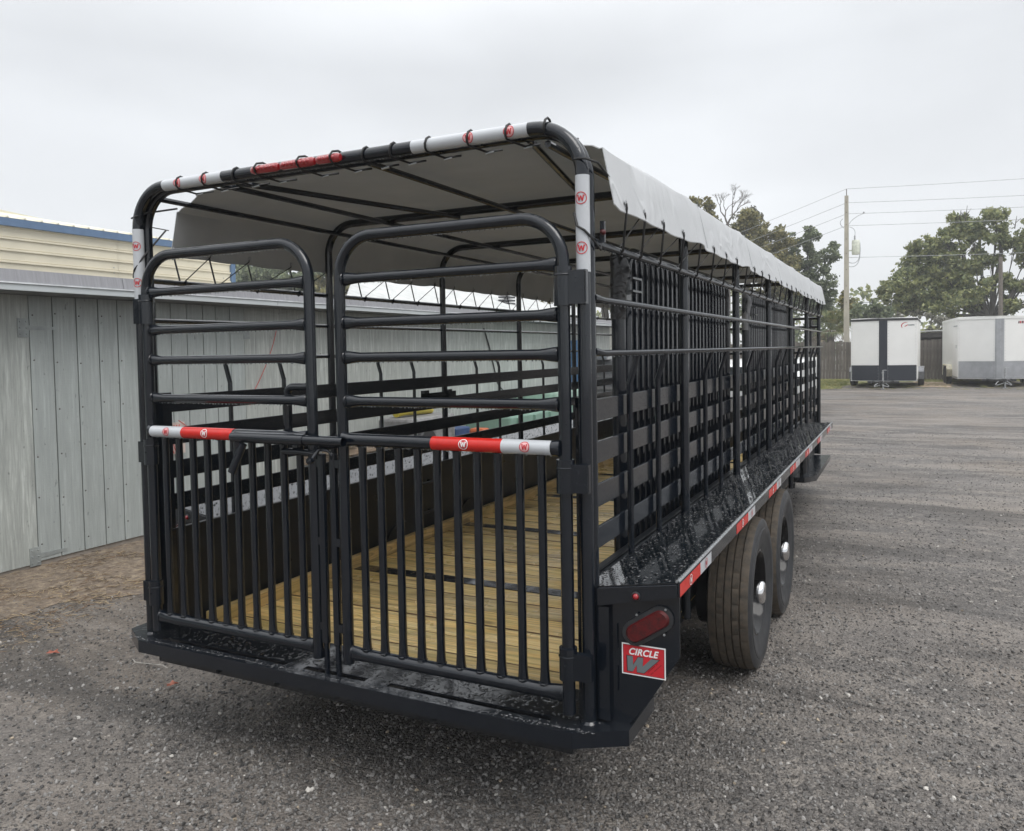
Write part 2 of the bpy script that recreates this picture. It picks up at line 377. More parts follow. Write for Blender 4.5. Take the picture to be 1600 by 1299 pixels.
# loose stones: points with a random size, each carrying a small rock (geometry nodes)
def scatter(name, P, scale, mats, label, kind='stuff', shape='rock'):
    me = bpy.data.meshes.new(name); me.vertices.add(len(P)); me.vertices.foreach_set('co', np.asarray(P, dtype=np.float32).ravel())
    at = me.attributes.new('size', 'FLOAT', 'POINT'); at.data.foreach_set('value', np.asarray(scale, dtype=np.float32))
    o = bpy.data.objects.new(name, me); COL.objects.link(o); me.materials.append(mats[0])
    ng = bpy.data.node_groups.new(name, 'GeometryNodeTree')
    ng.interface.new_socket('Geometry', in_out='INPUT', socket_type='NodeSocketGeometry'); ng.interface.new_socket('Geometry', in_out='OUTPUT', socket_type='NodeSocketGeometry')
    gi = ng.nodes.new('NodeGroupInput'); go = ng.nodes.new('NodeGroupOutput'); L = ng.links
    g2i = ng.nodes.new('GeometryNodeGeometryToInstance')
    for k, m in enumerate(mats):
        sm = ng.nodes.new('GeometryNodeSetMaterial'); sm.inputs['Material'].default_value = m
        if shape == 'drop':
            ic = ng.nodes.new('GeometryNodeMeshIcoSphere'); ic.inputs['Radius'].default_value = 1; ic.inputs['Subdivisions'].default_value = 2
            tr = ng.nodes.new('GeometryNodeTransform'); tr.inputs['Scale'].default_value = (1.35, .8, .5)
            ssm = ng.nodes.new('GeometryNodeSetShadeSmooth'); L.new(ic.outputs[0], tr.inputs['Geometry']); L.new(tr.outputs[0], ssm.inputs[0]); L.new(ssm.outputs[0], sm.inputs['Geometry'])
        elif shape == 'rock':
            ic = ng.nodes.new('GeometryNodeMeshIcoSphere'); ic.inputs['Radius'].default_value = 1; ic.inputs['Subdivisions'].default_value = 1 if k % 2 else 2
            sp = ng.nodes.new('GeometryNodeSetPosition'); nz = ng.nodes.new('ShaderNodeTexNoise'); nz.inputs['Scale'].default_value = .9; nz.noise_dimensions = '4D'; nz.inputs['W'].default_value = k*3.1
            sb = ng.nodes.new('ShaderNodeVectorMath'); sb.operation = 'SUBTRACT'; sb.inputs[1].default_value = (.5, .5, .5)
            sc_ = ng.nodes.new('ShaderNodeVectorMath'); sc_.operation = 'SCALE'; sc_.inputs['Scale'].default_value = 2.2
            L.new(nz.outputs['Color'], sb.inputs[0]); L.new(sb.outputs[0], sc_.inputs[0]); L.new(sc_.outputs[0], sp.inputs['Offset'])
            L.new(ic.outputs[0], sp.inputs['Geometry'])
            tr = ng.nodes.new('GeometryNodeTransform'); tr.inputs['Scale'].default_value = (1.15, .9, .6+.1*k)
            L.new(sp.outputs[0], tr.inputs['Geometry']); L.new(tr.outputs[0], sm.inputs['Geometry'])
        else:
            cu = ng.nodes.new('GeometryNodeMeshCube'); cu.inputs['Size'].default_value = (1, .045, .03)
            L.new(cu.outputs[0], sm.inputs['Geometry'])
        L.new(sm.outputs[0], g2i.inputs[0])
    ip = ng.nodes.new('GeometryNodeInstanceOnPoints'); L.new(gi.outputs[0], ip.inputs['Points']); L.new(g2i.outputs[0], ip.inputs['Instance'])
    ip.inputs['Pick Instance'].default_value = True
    rv = ng.nodes.new('FunctionNodeRandomValue'); rv.data_type = 'FLOAT_VECTOR'
    tilt = PI if shape == 'rock' else (.0 if shape == 'drop' else .35)
    rv.inputs[0].default_value = (-tilt*.3, -tilt*.3, 0); rv.inputs[1].default_value = (tilt*.3, tilt*.3, 2*PI)
    L.new(rv.outputs[0], ip.inputs['Rotation'])
    na = ng.nodes.new('GeometryNodeInputNamedAttribute'); na.inputs['Name'].default_value = 'size'; L.new(na.outputs['Attribute'], ip.inputs['Scale'])
    L.new(ip.outputs[0], go.inputs[0])
    md = o.modifiers.new('scatter', 'NODES'); md.node_group = ng
    return tag(o, label, None, None, kind)
rs = np.random.RandomState(5)
def stone_points(n, smin, smax, rmin=.9, rmax=17.0, pw=1.12, sink=.15):
    d = rmin*(rmax/rmin)**(rs.rand(n)**pw); a = math.radians(90+26.5)+np.radians(rs.uniform(-44, 44, n))
    x = 1.9757+d*np.cos(a); y = -2.4282+d*np.sin(a)
    s = smin+(smax-smin)*rs.rand(n)**3.0
    ok = (x > -3.0-.25*np.sin(y*2.3)) | (y < .9)
    ok &= x > -4.1
    # clusters and bare spots
    cl = np.sin(x*2.1+np.sin(y*1.3)*2)*np.sin(y*2.7+np.sin(x*1.9)*1.7)
    ok &= rs.rand(n) < (.72+.28*cl)
    x, y, s = x[ok], y[ok], s[ok]
    return np.stack([x, y, s*sink], 1), s
def stone(name, col, rough=.6, var=.35):
    m, nt, b = mat(name, col, rough); oi = N(nt, 'ShaderNodeObjectInfo')
    f = oi.outputs['Random']
    nt.links.new(mixc(nt, f, tuple(c*(1-var) for c in col), tuple(min(1, c*(1+var)) for c in col)), b.inputs['Base Color'])
    return m
ST = [stone('dark_stone', (.085, .079, .074), .5), stone('grey_stone', (.165, .158, .150), .6), stone('black_stone', (.060, .057, .055), .45), stone('mid_stone', (.135, .125, .116), .6), stone('light_stone', (.22, .21, .20), .6)]
P, s = stone_points(340000, .0024, .0092)
scatter('gravel', P, s, ST, 'loose dark crushed stones covering the yard')
P, s = stone_points(3600, .003, .011, pw=.9)
scatter('pale_gravel', P, s, [stone('pale_stone', (.42, .40, .37), .6, .25), stone('tan_stone', (.30, .25, .19), .6)], 'scattered pale and tan pebbles among the dark gravel')
n = 9000; y = rs.uniform(-1, 4.2, n); x = rs.uniform(-4.25, -2.75, n)+rs.randn(n)*.12
P = np.stack([x, y, np.full(n, .012)], 1)
scatter('straw', P, rs.uniform(.010, .065, n)*(.6+.6*(np.sin(x*5+np.sin(y*4))*np.sin(y*6) > -.2)), [simple('pale_straw', (.40, .31, .19), .8), simple('brown_straw', (.20, .13, .075), .8), simple('dark_litter', (.07, .05, .035), .8)], 'dry straw and plant litter along the foot of the shed', shape='straw')
n = 9000; x = rs.uniform(-2.6, -.3, n); y = rs.uniform(29.6, 38.8, n); 
BL = [simple('green_blade', (.12, .15, .04), .8), simple('dry_blade', (.28, .25, .10), .8)]
P = np.stack([np.where(rs.rand(n) < .6, x, rs.uniform(-12, 7, n)), np.where(rs.rand(n) < .5, y, rs.uniform(37, 38.9, n)), np.full(n, .05)], 1)
scatter('grass_tufts', P, rs.uniform(.08, .28, n), BL, 'short dry grass blades along the fence', shape='straw')

# fallen leaves and a twig on the gravel
def leaf(x, y, rz, size, col, label):
    g = MB(); pts = [(0, 0)]
    rr = [1, .55, .95, .5, 1.05, .5, .9, .35, .7, .45]
    vs = [(0, 0, .012)]
    for k, q in enumerate(rr):
        a = 2*PI*k/len(rr); vs.append((q*size*math.cos(a), q*size*math.sin(a)*.8, .010+.012*abs(math.sin(a*1.5))))
    g.add(vs, [(0, k+1, (k+1) % len(rr)+1) for k in range(len(rr))])
    o = g.obj('fallen_leaf', simple('leaf_brown', col, .6, 0, .35, 30), loc=(x, y, .006)); o.rotation_euler = (0.1, 0, rz)
    tag(o, label, 'leaf', 'fallen leaves on the gravel')
leaf(-2.35, .367, .4, .042, (.30, .085, .05), 'curled red-brown leaf on the gravel farther left of the bumper')
leaf(-1.364, .358-.02, 1.1, .038, (.36, .12, .075), 'pinkish red leaf lying just in front of the bumper left end')
g = MB(); g.tube([(-1.86, .50, .012), (-1.80, .47, .014), (-1.72, .49, .012), (-1.62, .50, .016), (-1.57, .49, .012)], [.0022, .003, .003, .0026, .002], 5)
g.tube([(-1.80, .47, .014), (-1.79, .44, .012)], .002, 5)
tag(g.obj('twig', simple('pale_twig', (.36, .34, .31), .7)), 'thin pale curved twig on the gravel left of the bumper', 'twig')

# ------------------------------------------------------------------ LIVESTOCK TRAILER
BAY = 1.26; XW = 1.04; ZT = 2.41; LEN = 7.56
T = thing('livestock_trailer', 'black wet livestock trailer with grey canvas top and barred rear gates', 'trailer', (0, 3.4, 0))
def part(mb, name, mats=PAINT, smooth=35, parent=T, bevel=0.0): return mb.obj(name, mats, parent, smooth, bevel)

# ---- decals wrapped on a tube or laid on a plane
def W_polys():
    # slab-like W in a unit box (-1..1)
    t = .36
    P = []
    def stroke(x0, y0, x1, y1, w=t):
        P.append([(x0-w/2, y0), (x0+w/2, y0), (x1+w/2, y1), (x1-w/2, y1)])
    stroke(-.78, .8, -.42, -.8); stroke(-.02, .62, -.40, -.8, .3); stroke(.02, .62, .40, -.8, .3); stroke(.78, .8, .42, -.8)
    P.append([(-1.02, .8), (-.52, .8), (-.52, .58), (-1.02, .58)]); P.append([(.52, .8), (1.02, .8), (1.02, .58), (.52, .58)])
    return P
def disc(r0, r1, n=20):
    if r0 == 0: return [[(r1*math.cos(2*PI*k/n), r1*math.sin(2*PI*k/n)) for k in range(n)]]
    return [[(r1*math.cos(a), r1*math.sin(a)), (r1*math.cos(b), r1*math.sin(b)), (r0*math.cos(b), r0*math.sin(b)), (r0*math.cos(a), r0*math.sin(a))]
            for a, b in ((2*PI*k/n, 2*PI*(k+1)/n) for k in range(n))]
def badge(mb, fn, size, mi_disc, mi_w, ring=True, lift=.0006, flip=1):
    def put(polys, mi, s, h):
        for poly in polys:
            mb.add([fn(x*s, y*s*flip, h) for x, y in poly], [tuple(range(len(poly)))], mi)
    def strips(poly, k=4):  # split long polygons so they follow the curve
        return [poly]
    put([[p for p in q] for q in disc(0, 1.0, 20)], mi_disc, size, lift) if mi_disc is not None else None
    if ring: put(disc(.86, 1.0, 20), mi_w, size, lift*1.8)
    put(W_polys(), mi_w, size*.62, lift*2.4)
def on_tube(c, axis, up, r):
    """map (along axis, around) to the surface of a tube; 'out' direction = up"""
    A = Vector(axis).normalized(); U = Vector(up); U = (U-A*A.dot(U)).normalized(); V = U.cross(A); c = Vector(c)
    vert = abs(A.z) > .9
    def fn(x, y, h):
        if vert: x, y = y, x
        th = y/r; rr = r+h
        return c+A*x+(U*math.cos(th)+V*math.sin(th))*rr
    return fn
def fine_badge(mb, fn, size, mi_disc, mi_w, lift=.0006):
    """badge cut in thin slices so it hugs the tube"""
    n = 9
    if mi_disc is not None:
        for k in range(n):
            y0 = -1+2*k/n; y1 = -1+2*(k+1)/n
            a0 = math.sqrt(max(0, 1-y0*y0)); a1 = math.sqrt(max(0, 1-y1*y1))
            mb.add([fn(-a0*size, y0*size, lift), fn(a0*size, y0*size, lift), fn(a1*size, y1*size, lift), fn(-a1*size, y1*size, lift)], [(0, 1, 2, 3)], mi_disc)
    for poly in disc(.86, 1.0, 24): mb.add([fn(x*size, y*size, lift*2) for x, y in poly], [(0, 1, 2, 3)], mi_w)
    s = size*.60
    for poly in W_polys():
        (ax, ay), (bx, by), (cx, cy), (dx, dy) = poly; m = 5
        for k in range(m):
            t0, t1 = k/m, (k+1)/m
            q = [(ax+(dx-ax)*t0, ay+(dy-ay)*t0), (bx+(cx-bx)*t0, by+(cy-by)*t0), (bx+(cx-bx)*t1, by+(cy-by)*t1), (ax+(dx-ax)*t1, ay+(dy-ay)*t1)]
            mb.add([fn(x*s, y*s, lift*3) for x, y in q], [(0, 1, 2, 3)], mi_w)

# ---- rear hoop: two bent tubes one behind the other
HR = .0225
hoop = MB()
path = fillet([(-XW, -.02, .45), (-XW, -.02, ZT), (XW, -.02, ZT), (XW, -.02, .45)], .17, 10)
hoop.tube(path, HR, 14)
path2 = fillet([(-XW, .026, .45), (-XW, .026, ZT-.004), (XW, .026, ZT-.004), (XW, .026, .45)], .17, 10)
hoop.tube(path2, HR, 14)
for sx in (-1, 1):   # weld skirts at the foot
    hoop.lathe([(HR+.008, 0), (HR+.003, .006), (HR-.001, .010)], (sx*XW, -.02, .451), 'Z', 12)
for sx in (-1, 1): hoop.box((min(sx*.984, sx*1.036), .030, .45), (max(sx*.984, sx*1.036), .078, 1.52))
rear_hoop = part(hoop, 'rear_hoop')
def tape_on_hoop(name, a, b, mats, badges, up):
    mb = MB(); mb.tube([a, ((a[0]+b[0])/2, (a[1]+b[1])/2, (a[2]+b[2])/2), b], HR+.0009, 16, 0)
    for c, ax in badges: fine_badge(mb, on_tube(c, ax, up, HR+.0009), .0200, 1, 2)
    return part(mb, name, mats, 40, rear_hoop)
front = (0.35, -1, .15)
tape_on_hoop('reflective_tape', (-.86, -.02, ZT), (-.52, -.02, ZT), [TAPEW, INKP, INKR], [((-.765, -.02, ZT), (1, 0, 0)), ((-.615, -.02, ZT), (1, 0, 0))], (0.25, -1, -.1))
tape_on_hoop('reflective_tape', (.40, -.02, ZT), (.855, -.02, ZT), [TAPEW, INKP, INKR], [((.635, -.02, ZT), (1, 0, 0)), ((.79, -.02, ZT), (1, 0, 0))], (0.1, -1, -.1))
for sx in (-1, 1):
    up = (.12, -1, 0) if sx > 0 else (.45, -1, 0)
    tape_on_hoop('reflective_tape', (sx*XW, -.02, 1.93), (sx*XW, -.02, 2.238), [TAPEW, INKP, INKR], [((sx*XW, -.02, 2.005), (1e-6, 0, 1)), ((sx*XW, -.02, 2.163), (1e-6, 0, 1))], up)
# rotate the badges upright on the posts: text axis runs across, handled by on_tube with a vertical axis

# ---- light bar on the hoop
for (a, b) in [(-.335, -.195), (-.185, -.02), (-.010, .10)]:
    mb = MB(); n = 12
    mb.tube([(a+.0001, -.052, ZT-.004), (a+.012, -.052, ZT-.004), (b-.012, -.052, ZT-.004), (b, -.052, ZT-.004)], [.013, .0175, .0175, .013], 14, 0, rb=[.010, .016, .016, .010])
    k = a+.022
    while k < b-.012:
        mb.lathe([(.0001, -.006), (.006, -.005), (.009, -.001), (.0095, .003)], (k, -.0675, ZT-.004), 'Y', 10); k += .020
    part(mb, 'light_bar_lens', LENS, 45)

# ---- hinge sleeves and plates (both sides)
GX = .982
def sleeve(sx, z0, z1):
    mb = MB(); x = GX if sx > 0 else -.962
    mb.lathe([(.0205, z0), (.030, z0), (.030, z1), (.0205, z1)], (x, -.055, 0), 'Z', 16)
    mb.lathe([(.0185, z0), (.0205, z0)], (x, -.055, 0), 'Z', 16); mb.lathe([(.0185, z1), (.0205, z1)], (x, -.055, 0), 'Z', 16)
    mb.lathe([(.0315, z1-.030), (.0325, z1-.028), (.0325, z1-.026), (.0315, z1-.024)], (x, -.055, 0), 'Z', 16)
    if sx > 0:
        mb.box((x+.024, -.071, z0+.004), (XW+.026, -.047, z1-.014)); mb.tube([(XW+.026, -.071, z0+.01), (XW+.026, -.071, z1-.02)], .0035, 6)
    else: mb.box((-XW-.012, -.050, z0+.004), (x-.02, -.036, z1-.014))
    mb.lathe([(.0001, -.034), (.003, -.033), (.0035, -.029)], (x, -.055, (z0+z1)/2), 'Y', 8)
    return part(mb, 'gate_hinge', PAINT, 30)
for sx in (-1, 1):
    for z0, z1 in ((1.822, 1.948), (1.215, 1.325), (.60, .706)): sleeve(sx, z0, z1)

# ---- rear gates
ZB = [2.11, 1.957, 1.795, 1.666, 1.503]; ZM = 1.362; ZL = .548; YG = -.052
bar_h = .036/2
def gate(x_h, x_i, bars, frame_bottom_h, top):
    """x_h hinge-side leg, x_i inner leg"""
    g = MB()
    sgn = 1 if x_i > x_h else -1
    pth = fillet([(x_h, YG, .485), (x_h, YG, top), (x_i, YG, top), (x_i, YG, .505)], .15, 10)
    g.tube(pth, .0215, 12)
    ga = part(g, 'rear_gate', PAINT, 40); ga['label'] = 'left rear gate leaf' if x_h < 0 else 'right rear gate leaf'
    a, b = min(x_h, x_i), max(x_h, x_i)
    for z in ZB[1:]:
        mb = flared((a+.014, YG, z), (b-.014, YG, z), .0178, .075, k=1.45); part(mb, 'gate_rail', PAINT, 50, ga)
    mb = flared((a+.016, YG, ZL), (b-.016, YG, ZL), .0245, .07, k=1.25); part(mb, 'gate_rail', PAINT, 50, ga)
    mb = flared((a+.012, YG-.018, ZM), (b-.012, YG-.018, ZM), .0235, .045, k=1.15)
    midr = part(mb, 'gate_rail', PAINT, 50, ga)
    # vertical bars share one mesh
    L_ = ZM-ZL
    v = MB(); ts = [0, .015, .035, .06, .085, L_-.05, L_-.03, L_-.012, L_-.002]; w = [1.55, 1.42, 1.22, 1.08, 1, 1, 1.1, 1.2, 1.25]
    v.tube([(0, 0, t) for t in ts], [.0135]*9, 12, rb=[.0132*q for q in w], up=(0, 1, 0), power=.62)
    me = v.mesh('gate_bar', PAINT, 50)
    for x in bars: place(me, 'gate_bar', (x, YG, ZL), ga)
    return ga
lb = [-.877+.0828*k for k in range(10)]; rb_ = [.167+.081*k for k in range(10)]
GL = gate(-GX+.02, -.066, lb, ZL, 2.112); GR = gate(GX, .079, rb_, ZL, 2.112)
# hinge-side lower pipes down to the bumper
# tape wrapped on the middle rails
def midtape(ga, a, b, mats, badges):
    r = .0243; mb = MB(); mb.tube([(a, YG-.018, ZM), ((a+b)/2, YG-.018, ZM), (b, YG-.018, ZM)], r, 16, 0)
    for c in badges: fine_badge(mb, on_tube((c, YG-.018, ZM), (1, 0, 0), (.3, -1, .12), r), .0185, 1, 2)
    part(mb, 'reflective_tape', mats, 40, ga)
midtape(GL, -.925, -.738, [TAPEW, INKP, INKR], [-.823]); midtape(GL, -.738, -.452, [TAPER, INKR, INKW], [-.600])
midtape(GR, .488, .764, [TAPER, INKR, INKW], [.622]); midtape(GR, .764, .942, [TAPEW, INKP, INKR], [.853])
# slide latch pipe in front of the middle rail
def hollow(mb, a, b, r, t=.004, n=14):
    a, b = Vector(a), Vector(b)
    mb.tube([a, b], r, n, cap=False); mb.tube([a, b], r-t, n, cap=False)
    ax = (b-a).normalized(); up = Vector((0, 0, 1)) if abs(ax.z) < .9 else Vector((0, 1, 0)); A = (up-ax*ax.dot(up)).normalized(); B = ax.cross(A)
    for c in (a, b):
        vs = [c+(A*math.cos(2*PI*j/n)+B*math.sin(2*PI*j/n))*q for q in (r, r-t) for j in range(n)]
        mb.add(vs, [(j, (j+1) % n, n+(j+1) % n, n+j) for j in range(n)])
mb = MB(); hollow(mb, (-.425, -.112, 1.358), (.128, -.112, 1.358), .0185)
hollow(mb, (-.40, -.112, 1.358), (-.055, -.112, 1.358), .0215, .0025)
latch = part(mb, 'latch_pipe', PAINT, 40, GL)
mb = MB(); mb.tube([(-.352, -.128, 1.335), (-.398, -.145, 1.222)], .0165, 14); part(mb, 'latch_handle', PAINT, 40, GL)
mb = MB(); mb.tube(fillet([(-.215, -.02, 1.375), (-.215, -.02, 1.553), (-.085, -.02, 1.553)], .028, 6), .0155, 12); mb.tube([(-.218, -.02, 1.40), (-.218, -.02, 1.50)], .0185, 12)
mb.tube([(-.12, -.02, 1.553), (-.085, -.02, 1.553)], .0175, 12)
part(mb, 'latch_lever', PAINT, 40, GL)
mb = MB(); mb.tube([(-.20, -.07, 1.305), (-.12, -.078, 1.307), (-.03, -.08, 1.302)], [.013, .014, .011], 10); mb.box((-.155, -.07, 1.315), (-.13, -.05, 1.35))
mb.tube([(-.018, -.12, 1.285), (-.005, -.09, 1.325)], .0075, 10); mb.lathe([(.0001, -.012), (.0125, -.010), (.0135, 0), (.0125, .010), (.0001, .012)], (-.02, -.125, 1.283), 'Y', 12)
mb.tube([(-.005, -.085, 1.32), (.03, -.085, 1.318), (.05, -.08, 1.30)], .006, 8)
part(mb, 'latch_catch', PAINT, 40, GL)
# drop rods between the gates
for x, ga in ((-.026, GL), (.030, GR)):
    mb = MB(); mb.tube([(x, -.052, .57), (x, -.052, 1.30)], .0125, 8, rb=.0155, power=.6); mb.tube([(x, -.052, .405), (x, -.052, .60)], .0105, 8)
    for z in (.62, .95, 1.25):
        xa, xb = sorted((x, -.066 if x < 0 else .079)); mb.box((xa, -.062, z), (xb, -.044, z+.03))
    part(mb, 'drop_rod', PAINT, 40, ga)

# ---- rear bumper plate with real slots
YB = -.114; ZP = .452
mb = MB()
ys0, ys1 = -.064, -.034; slots = [(-.945, -.23), (-.139, .156), (.258, .917)]
def plate(poly, z0=.446, z1=ZP): mb.prism([(x, y, z0) for x, y in poly], (0, 0, z1-z0))
plate([(-1.012, YB), (1.015, YB), (1.10, ys0), (-1.10, ys0)])
xs = [-1.10] + [v for s_ in slots for v in s_] + [1.10]
for k in range(0, len(xs), 2): mb.box((xs[k], ys0, .446), (xs[k+1], ys1, ZP))
plate([(-1.15, ys1), (1.15, ys1), (1.174, -.021), (1.174, .20), (-1.174, .20), (-1.174, -.021)])
for sx in (-1, 1): mb.prism([(sx*1.10, ys0, .446), (sx*1.151, ys1, .446), (sx*1.10, ys1, .446)], (0, 0, .006))
for sx in (-1, 1): mb.box((min(sx*1.0, sx*1.174), .20, .446), (max(sx*1.0, sx*1.174), .26, ZP))
mb.box((-1.0, -.022, .33), (.98, .20, .445))
part(mb, 'bumper_plate', WET, None)
mb = MB()
edge = [(-1.174, .26), (-1.174, -.021), (-1.012, YB), (1.015, YB), (1.174, -.021), (1.174, .26)]
for (a, b) in zip(edge, edge[1:]):
    d = (Vector((b[0], b[1], 0))-Vector((a[0], a[1], 0))); nrm = Vector((d.y, -d.x, 0)).normalized()*.002
    mb.prism([(a[0]+nrm.x, a[1]+nrm.y, .400), (b[0]+nrm.x, b[1]+nrm.y, .400), (b[0]+nrm.x, b[1]+nrm.y, ZP-.001), (a[0]+nrm.x, a[1]+nrm.y, ZP-.001)], tuple(-nrm.normalized()*.006))
part(mb, 'bumper_lip', PAINT, None)
mb = MB()
for a, b in slots: mb.box((a+.002, ys0-.03, .395), (b-.002, ys1+.03, .40))
for x in (-.62, -.30): mb.prism([(x-.02, -.05, .40), (x+.02, -.05, .40), (x, -.05, .345)], (0, .3, 0))
part(mb, 'bumper_bracket', PAINT_IN, None)

# ---- posts and roof hoops along the trailer
ph = MB(); ph.tube(fillet([(-XW, 0, .40), (-XW, 0, ZT+.012), (XW, 0, ZT+.012), (XW, 0, .40)], .17, 8), .0215, 10)
phm = ph.mesh('bay_hoop', PAINT, 40)
for k in range(1, 7): place(phm, 'bay_hoop', (0, k*BAY, 0), T)
# purlins under the canvas
for x, y0 in ((-.95, .03), (-.585, .03), (-.50, .03), (.17, .03), (.83, .03), (.90, .03)):
    x2 = {-.50: -.16, .83: .58}.get(x, x)
    mb = MB(); mb.tube([(x, y0, 2.392 if abs(x) < .9 else 2.368), (x2, BAY, 2.395 if abs(x) < .9 else 2.368)], .0125, 8)
    if x2 == x: mb.tube([(x, BAY, 2.395 if abs(x) < .9 else 2.368), (x, LEN, 2.395 if abs(x) < .9 else 2.368)], .0125, 8)
    part(mb, 'purlin')
# side rails, stakes, slats, panels
st = MB()
def stake_mesh(sx):
    m_ = MB(); m_.tube(fillet([(0, 0, .88), (0, 0, 1.548), (sx*.036, 0.0, 1.664)], .02, 3), .0105, 8, rb=.012)
    return m_.mesh('wall_stake', PAINT, 40)
for sx in (-1, 1):
    for z, r in ((2.022, .0125), (1.843, .0108), (1.667, .0105)):
        mb = MB(); mb.tube([(sx*(XW+.012), .035, z+.006), (sx*(XW+.03), .075, z), (sx*(XW+.03), LEN+.02, z)], [r*1.5, r, r], 10)
        part(mb, 'side_rail')
    sm_ = stake_mesh(sx)
    for k in range(6):
        for dy in ((.47, .85) if k != 0 else (.47, .85)): place(sm_, 'wall_stake', (sx*1.03, k*BAY+dy if k else dy, 0), T)
    for z0, z1 in ((1.43, 1.508), (1.283, 1.36), (1.13, 1.21), (.985, 1.06)):
        mb = MB(); mb.box((sx*1.006-.006, .045, z0), (sx*1.006+.006, LEN-.02, z1)); part(mb, 'wall_slat', PAINT, None, bevel=.002)
    mb = MB(); mb.box((sx*.99-.004, .05, .40), (sx*.99+.004, LEN, .898)); mb.box((sx*.992-.012, .05, .898), (sx*.992+.012, LEN, .906)); part(mb, 'wheel_side_panel', PAINT_IN, None)
    # running board: top sheet sloping, outer edge, back edge
    xi, xo = .998, 1.337; zi, zo = .893, .945; y0, y1, y2 = (.0 if sx > 0 else .34), 6.15, 5.68; yc_ = y0+.018
    mb = MB(); mb.prism([(sx*xi, y0, zi-.006), (sx*xo, y0, zo-.006), (sx*xo, y2, zo-.006), (sx*xi, y1, zi-.006)], (0, 0, .006))
    bd = part(mb, 'running_board', WET2, None)
    mb = MB(); mb.box((min(sx*(xo-.004), sx*(xo+.003)), y0-.002, .897), (max(sx*(xo-.004), sx*(xo+.003)), y2, .948))
    mb.prism([(sx*1.062, y0-.002, .838), (sx*(xo-.004), y0-.002, .897), (sx*(xo-.004), y0-.002, .9405), (sx*1.062, y0-.002, .899)], (0, -.005, 0))
    part(mb, 'running_board_edge', PAINT, None, bd, .002)
    mb = MB(); mb.tube([(sx*(xo-.004), y0, .9475), (sx*(xo-.004), y2, .9475)], .0058, 8, rb=.0075); part(mb, 'edge_bead', EDGE_GLINT, 50, bd)
    # red and white tapes on the edge
    if sx > 0:
        tp = [(.0, .275, .444), (.92, 1.193, 1.368), (1.785, 2.061, 2.222), (2.616, 2.901, 3.077), (3.414, 3.66, 3.85), (4.246, 4.46, 4.633), (5.08, 5.36, 5.5)]
        for a, c, b_ in tp:
            mb = MB(); xx = xo+.0038
            mb.add([(xx, a, .899), (xx, c, .899), (xx, c, .941), (xx, a, .941)], [(0, 1, 2, 3)], 0)
            mb.add([(xx, c, .899), (xx, b_, .899), (xx, b_, .941), (xx, c, .941)], [(0, 1, 2, 3)], 1)
            def fl(cy): return lambda x, y, h: Vector((xx+h, cy+x, .920+y))
            fine_badge(mb, fl((a+c)/2), .018, 0, 2); fine_badge(mb, fl((c+b_)/2), .018, 1, 3)
            part(mb, 'reflective_tape', [TAPER, TAPEW, INKW, INKR], None, bd)
    # rear corner panel under the board
    mb = MB(); mb.prism([(sx*1.062, yc_, .452), (sx*1.165, yc_, .452), (sx*1.247, yc_, .562), (sx*1.334, yc_, .70), (sx*1.334, yc_, .895), (sx*1.062, yc_, .90)], (0, .005, 0))
    mb.box((min(sx*1.062, sx*1.105), y0-.002, .46), (max(sx*1.062, sx*1.105), y0+.016, .838))
    mb.tube([(sx*1.127, y0+.012, .56), (sx*1.127, y0+.012, .64)], .003, 5); mb.tube([(sx*1.127, y0+.012, .70), (sx*1.127, y0+.012, .78)], .003, 5)
    cp = part(mb, 'corner_panel', PAINT, None)
    # tail light
    c = Vector((sx*1.232, y0+.0165, .79)); ang = math.radians(34)*(1 if sx > 0 else -1)
    def capsule(Lh, R, y, n=10):
        pts = [(Lh+R*math.cos(a), R*math.sin(a)) for a in [-PI/2+PI*k/n for k in range(n+1)]]+[(-Lh+R*math.cos(a), R*math.sin(a)) for a in [PI/2+PI*k/n for k in range(n+1)]]
        return [(c.x+px*math.cos(ang)-pz*math.sin(ang), y, c.z+px*math.sin(ang)+pz*math.cos(ang)) for px, pz in pts]
    mb = MB(); mb.prism(capsule(.052, .041, y0+.0165), (0, -.010, 0), 0)
    a_, b_ = capsule(.052, .029, y0+.006), capsule(.050, .024, y0-.004)
    k = len(a_); mb.add(a_+b_, [(i, (i+1) % k, k+(i+1) % k, k+i) for i in range(k)]+[tuple(range(k, 2*k))], 1)
    for (px, pz) in ((-.01, .047), (.035, -.047), (.085, .018)):
        q = Vector((c.x+px*math.cos(ang)-pz*math.sin(ang), y0+.004, c.z+px*math.sin(ang)+pz*math.cos(ang)))
        mb.lathe([(.0001, -.003), (.0035, -.002), (.004, .002)], q, 'Y', 8, 2)
    part(mb, 'tail_light', [RUBBER, LENSD, STEEL], 40, cp)
    mb = MB(); mb.lathe([(.0150, .0), (.0150, -.004), (.0115, -.006)], (sx*1.2, y0-.007, .888), 'Y', 14, 0); mb.lathe([(.0105, -.004), (.009, -.010), (.005, -.013), (.0001, -.0135)], (sx*1.2, y0-.007, .888), 'Y', 14, 1)
    part(mb, 'marker_light', [RUBBER, LENS], 45, bd)
    mb = MB(); mb.box((min(sx*1.072, sx*1.088), .05, 2.03), (max(sx*1.072, sx*1.088), .06, 2.10), 0); mb.lathe([(.010, 0), (.009, -.008), (.005, -.012), (.0001, -.013)], (sx*1.084, .048, 2.062), 'Y', 12, 1)
    part(mb, 'marker_light', [PAINT, LENSD], 45)

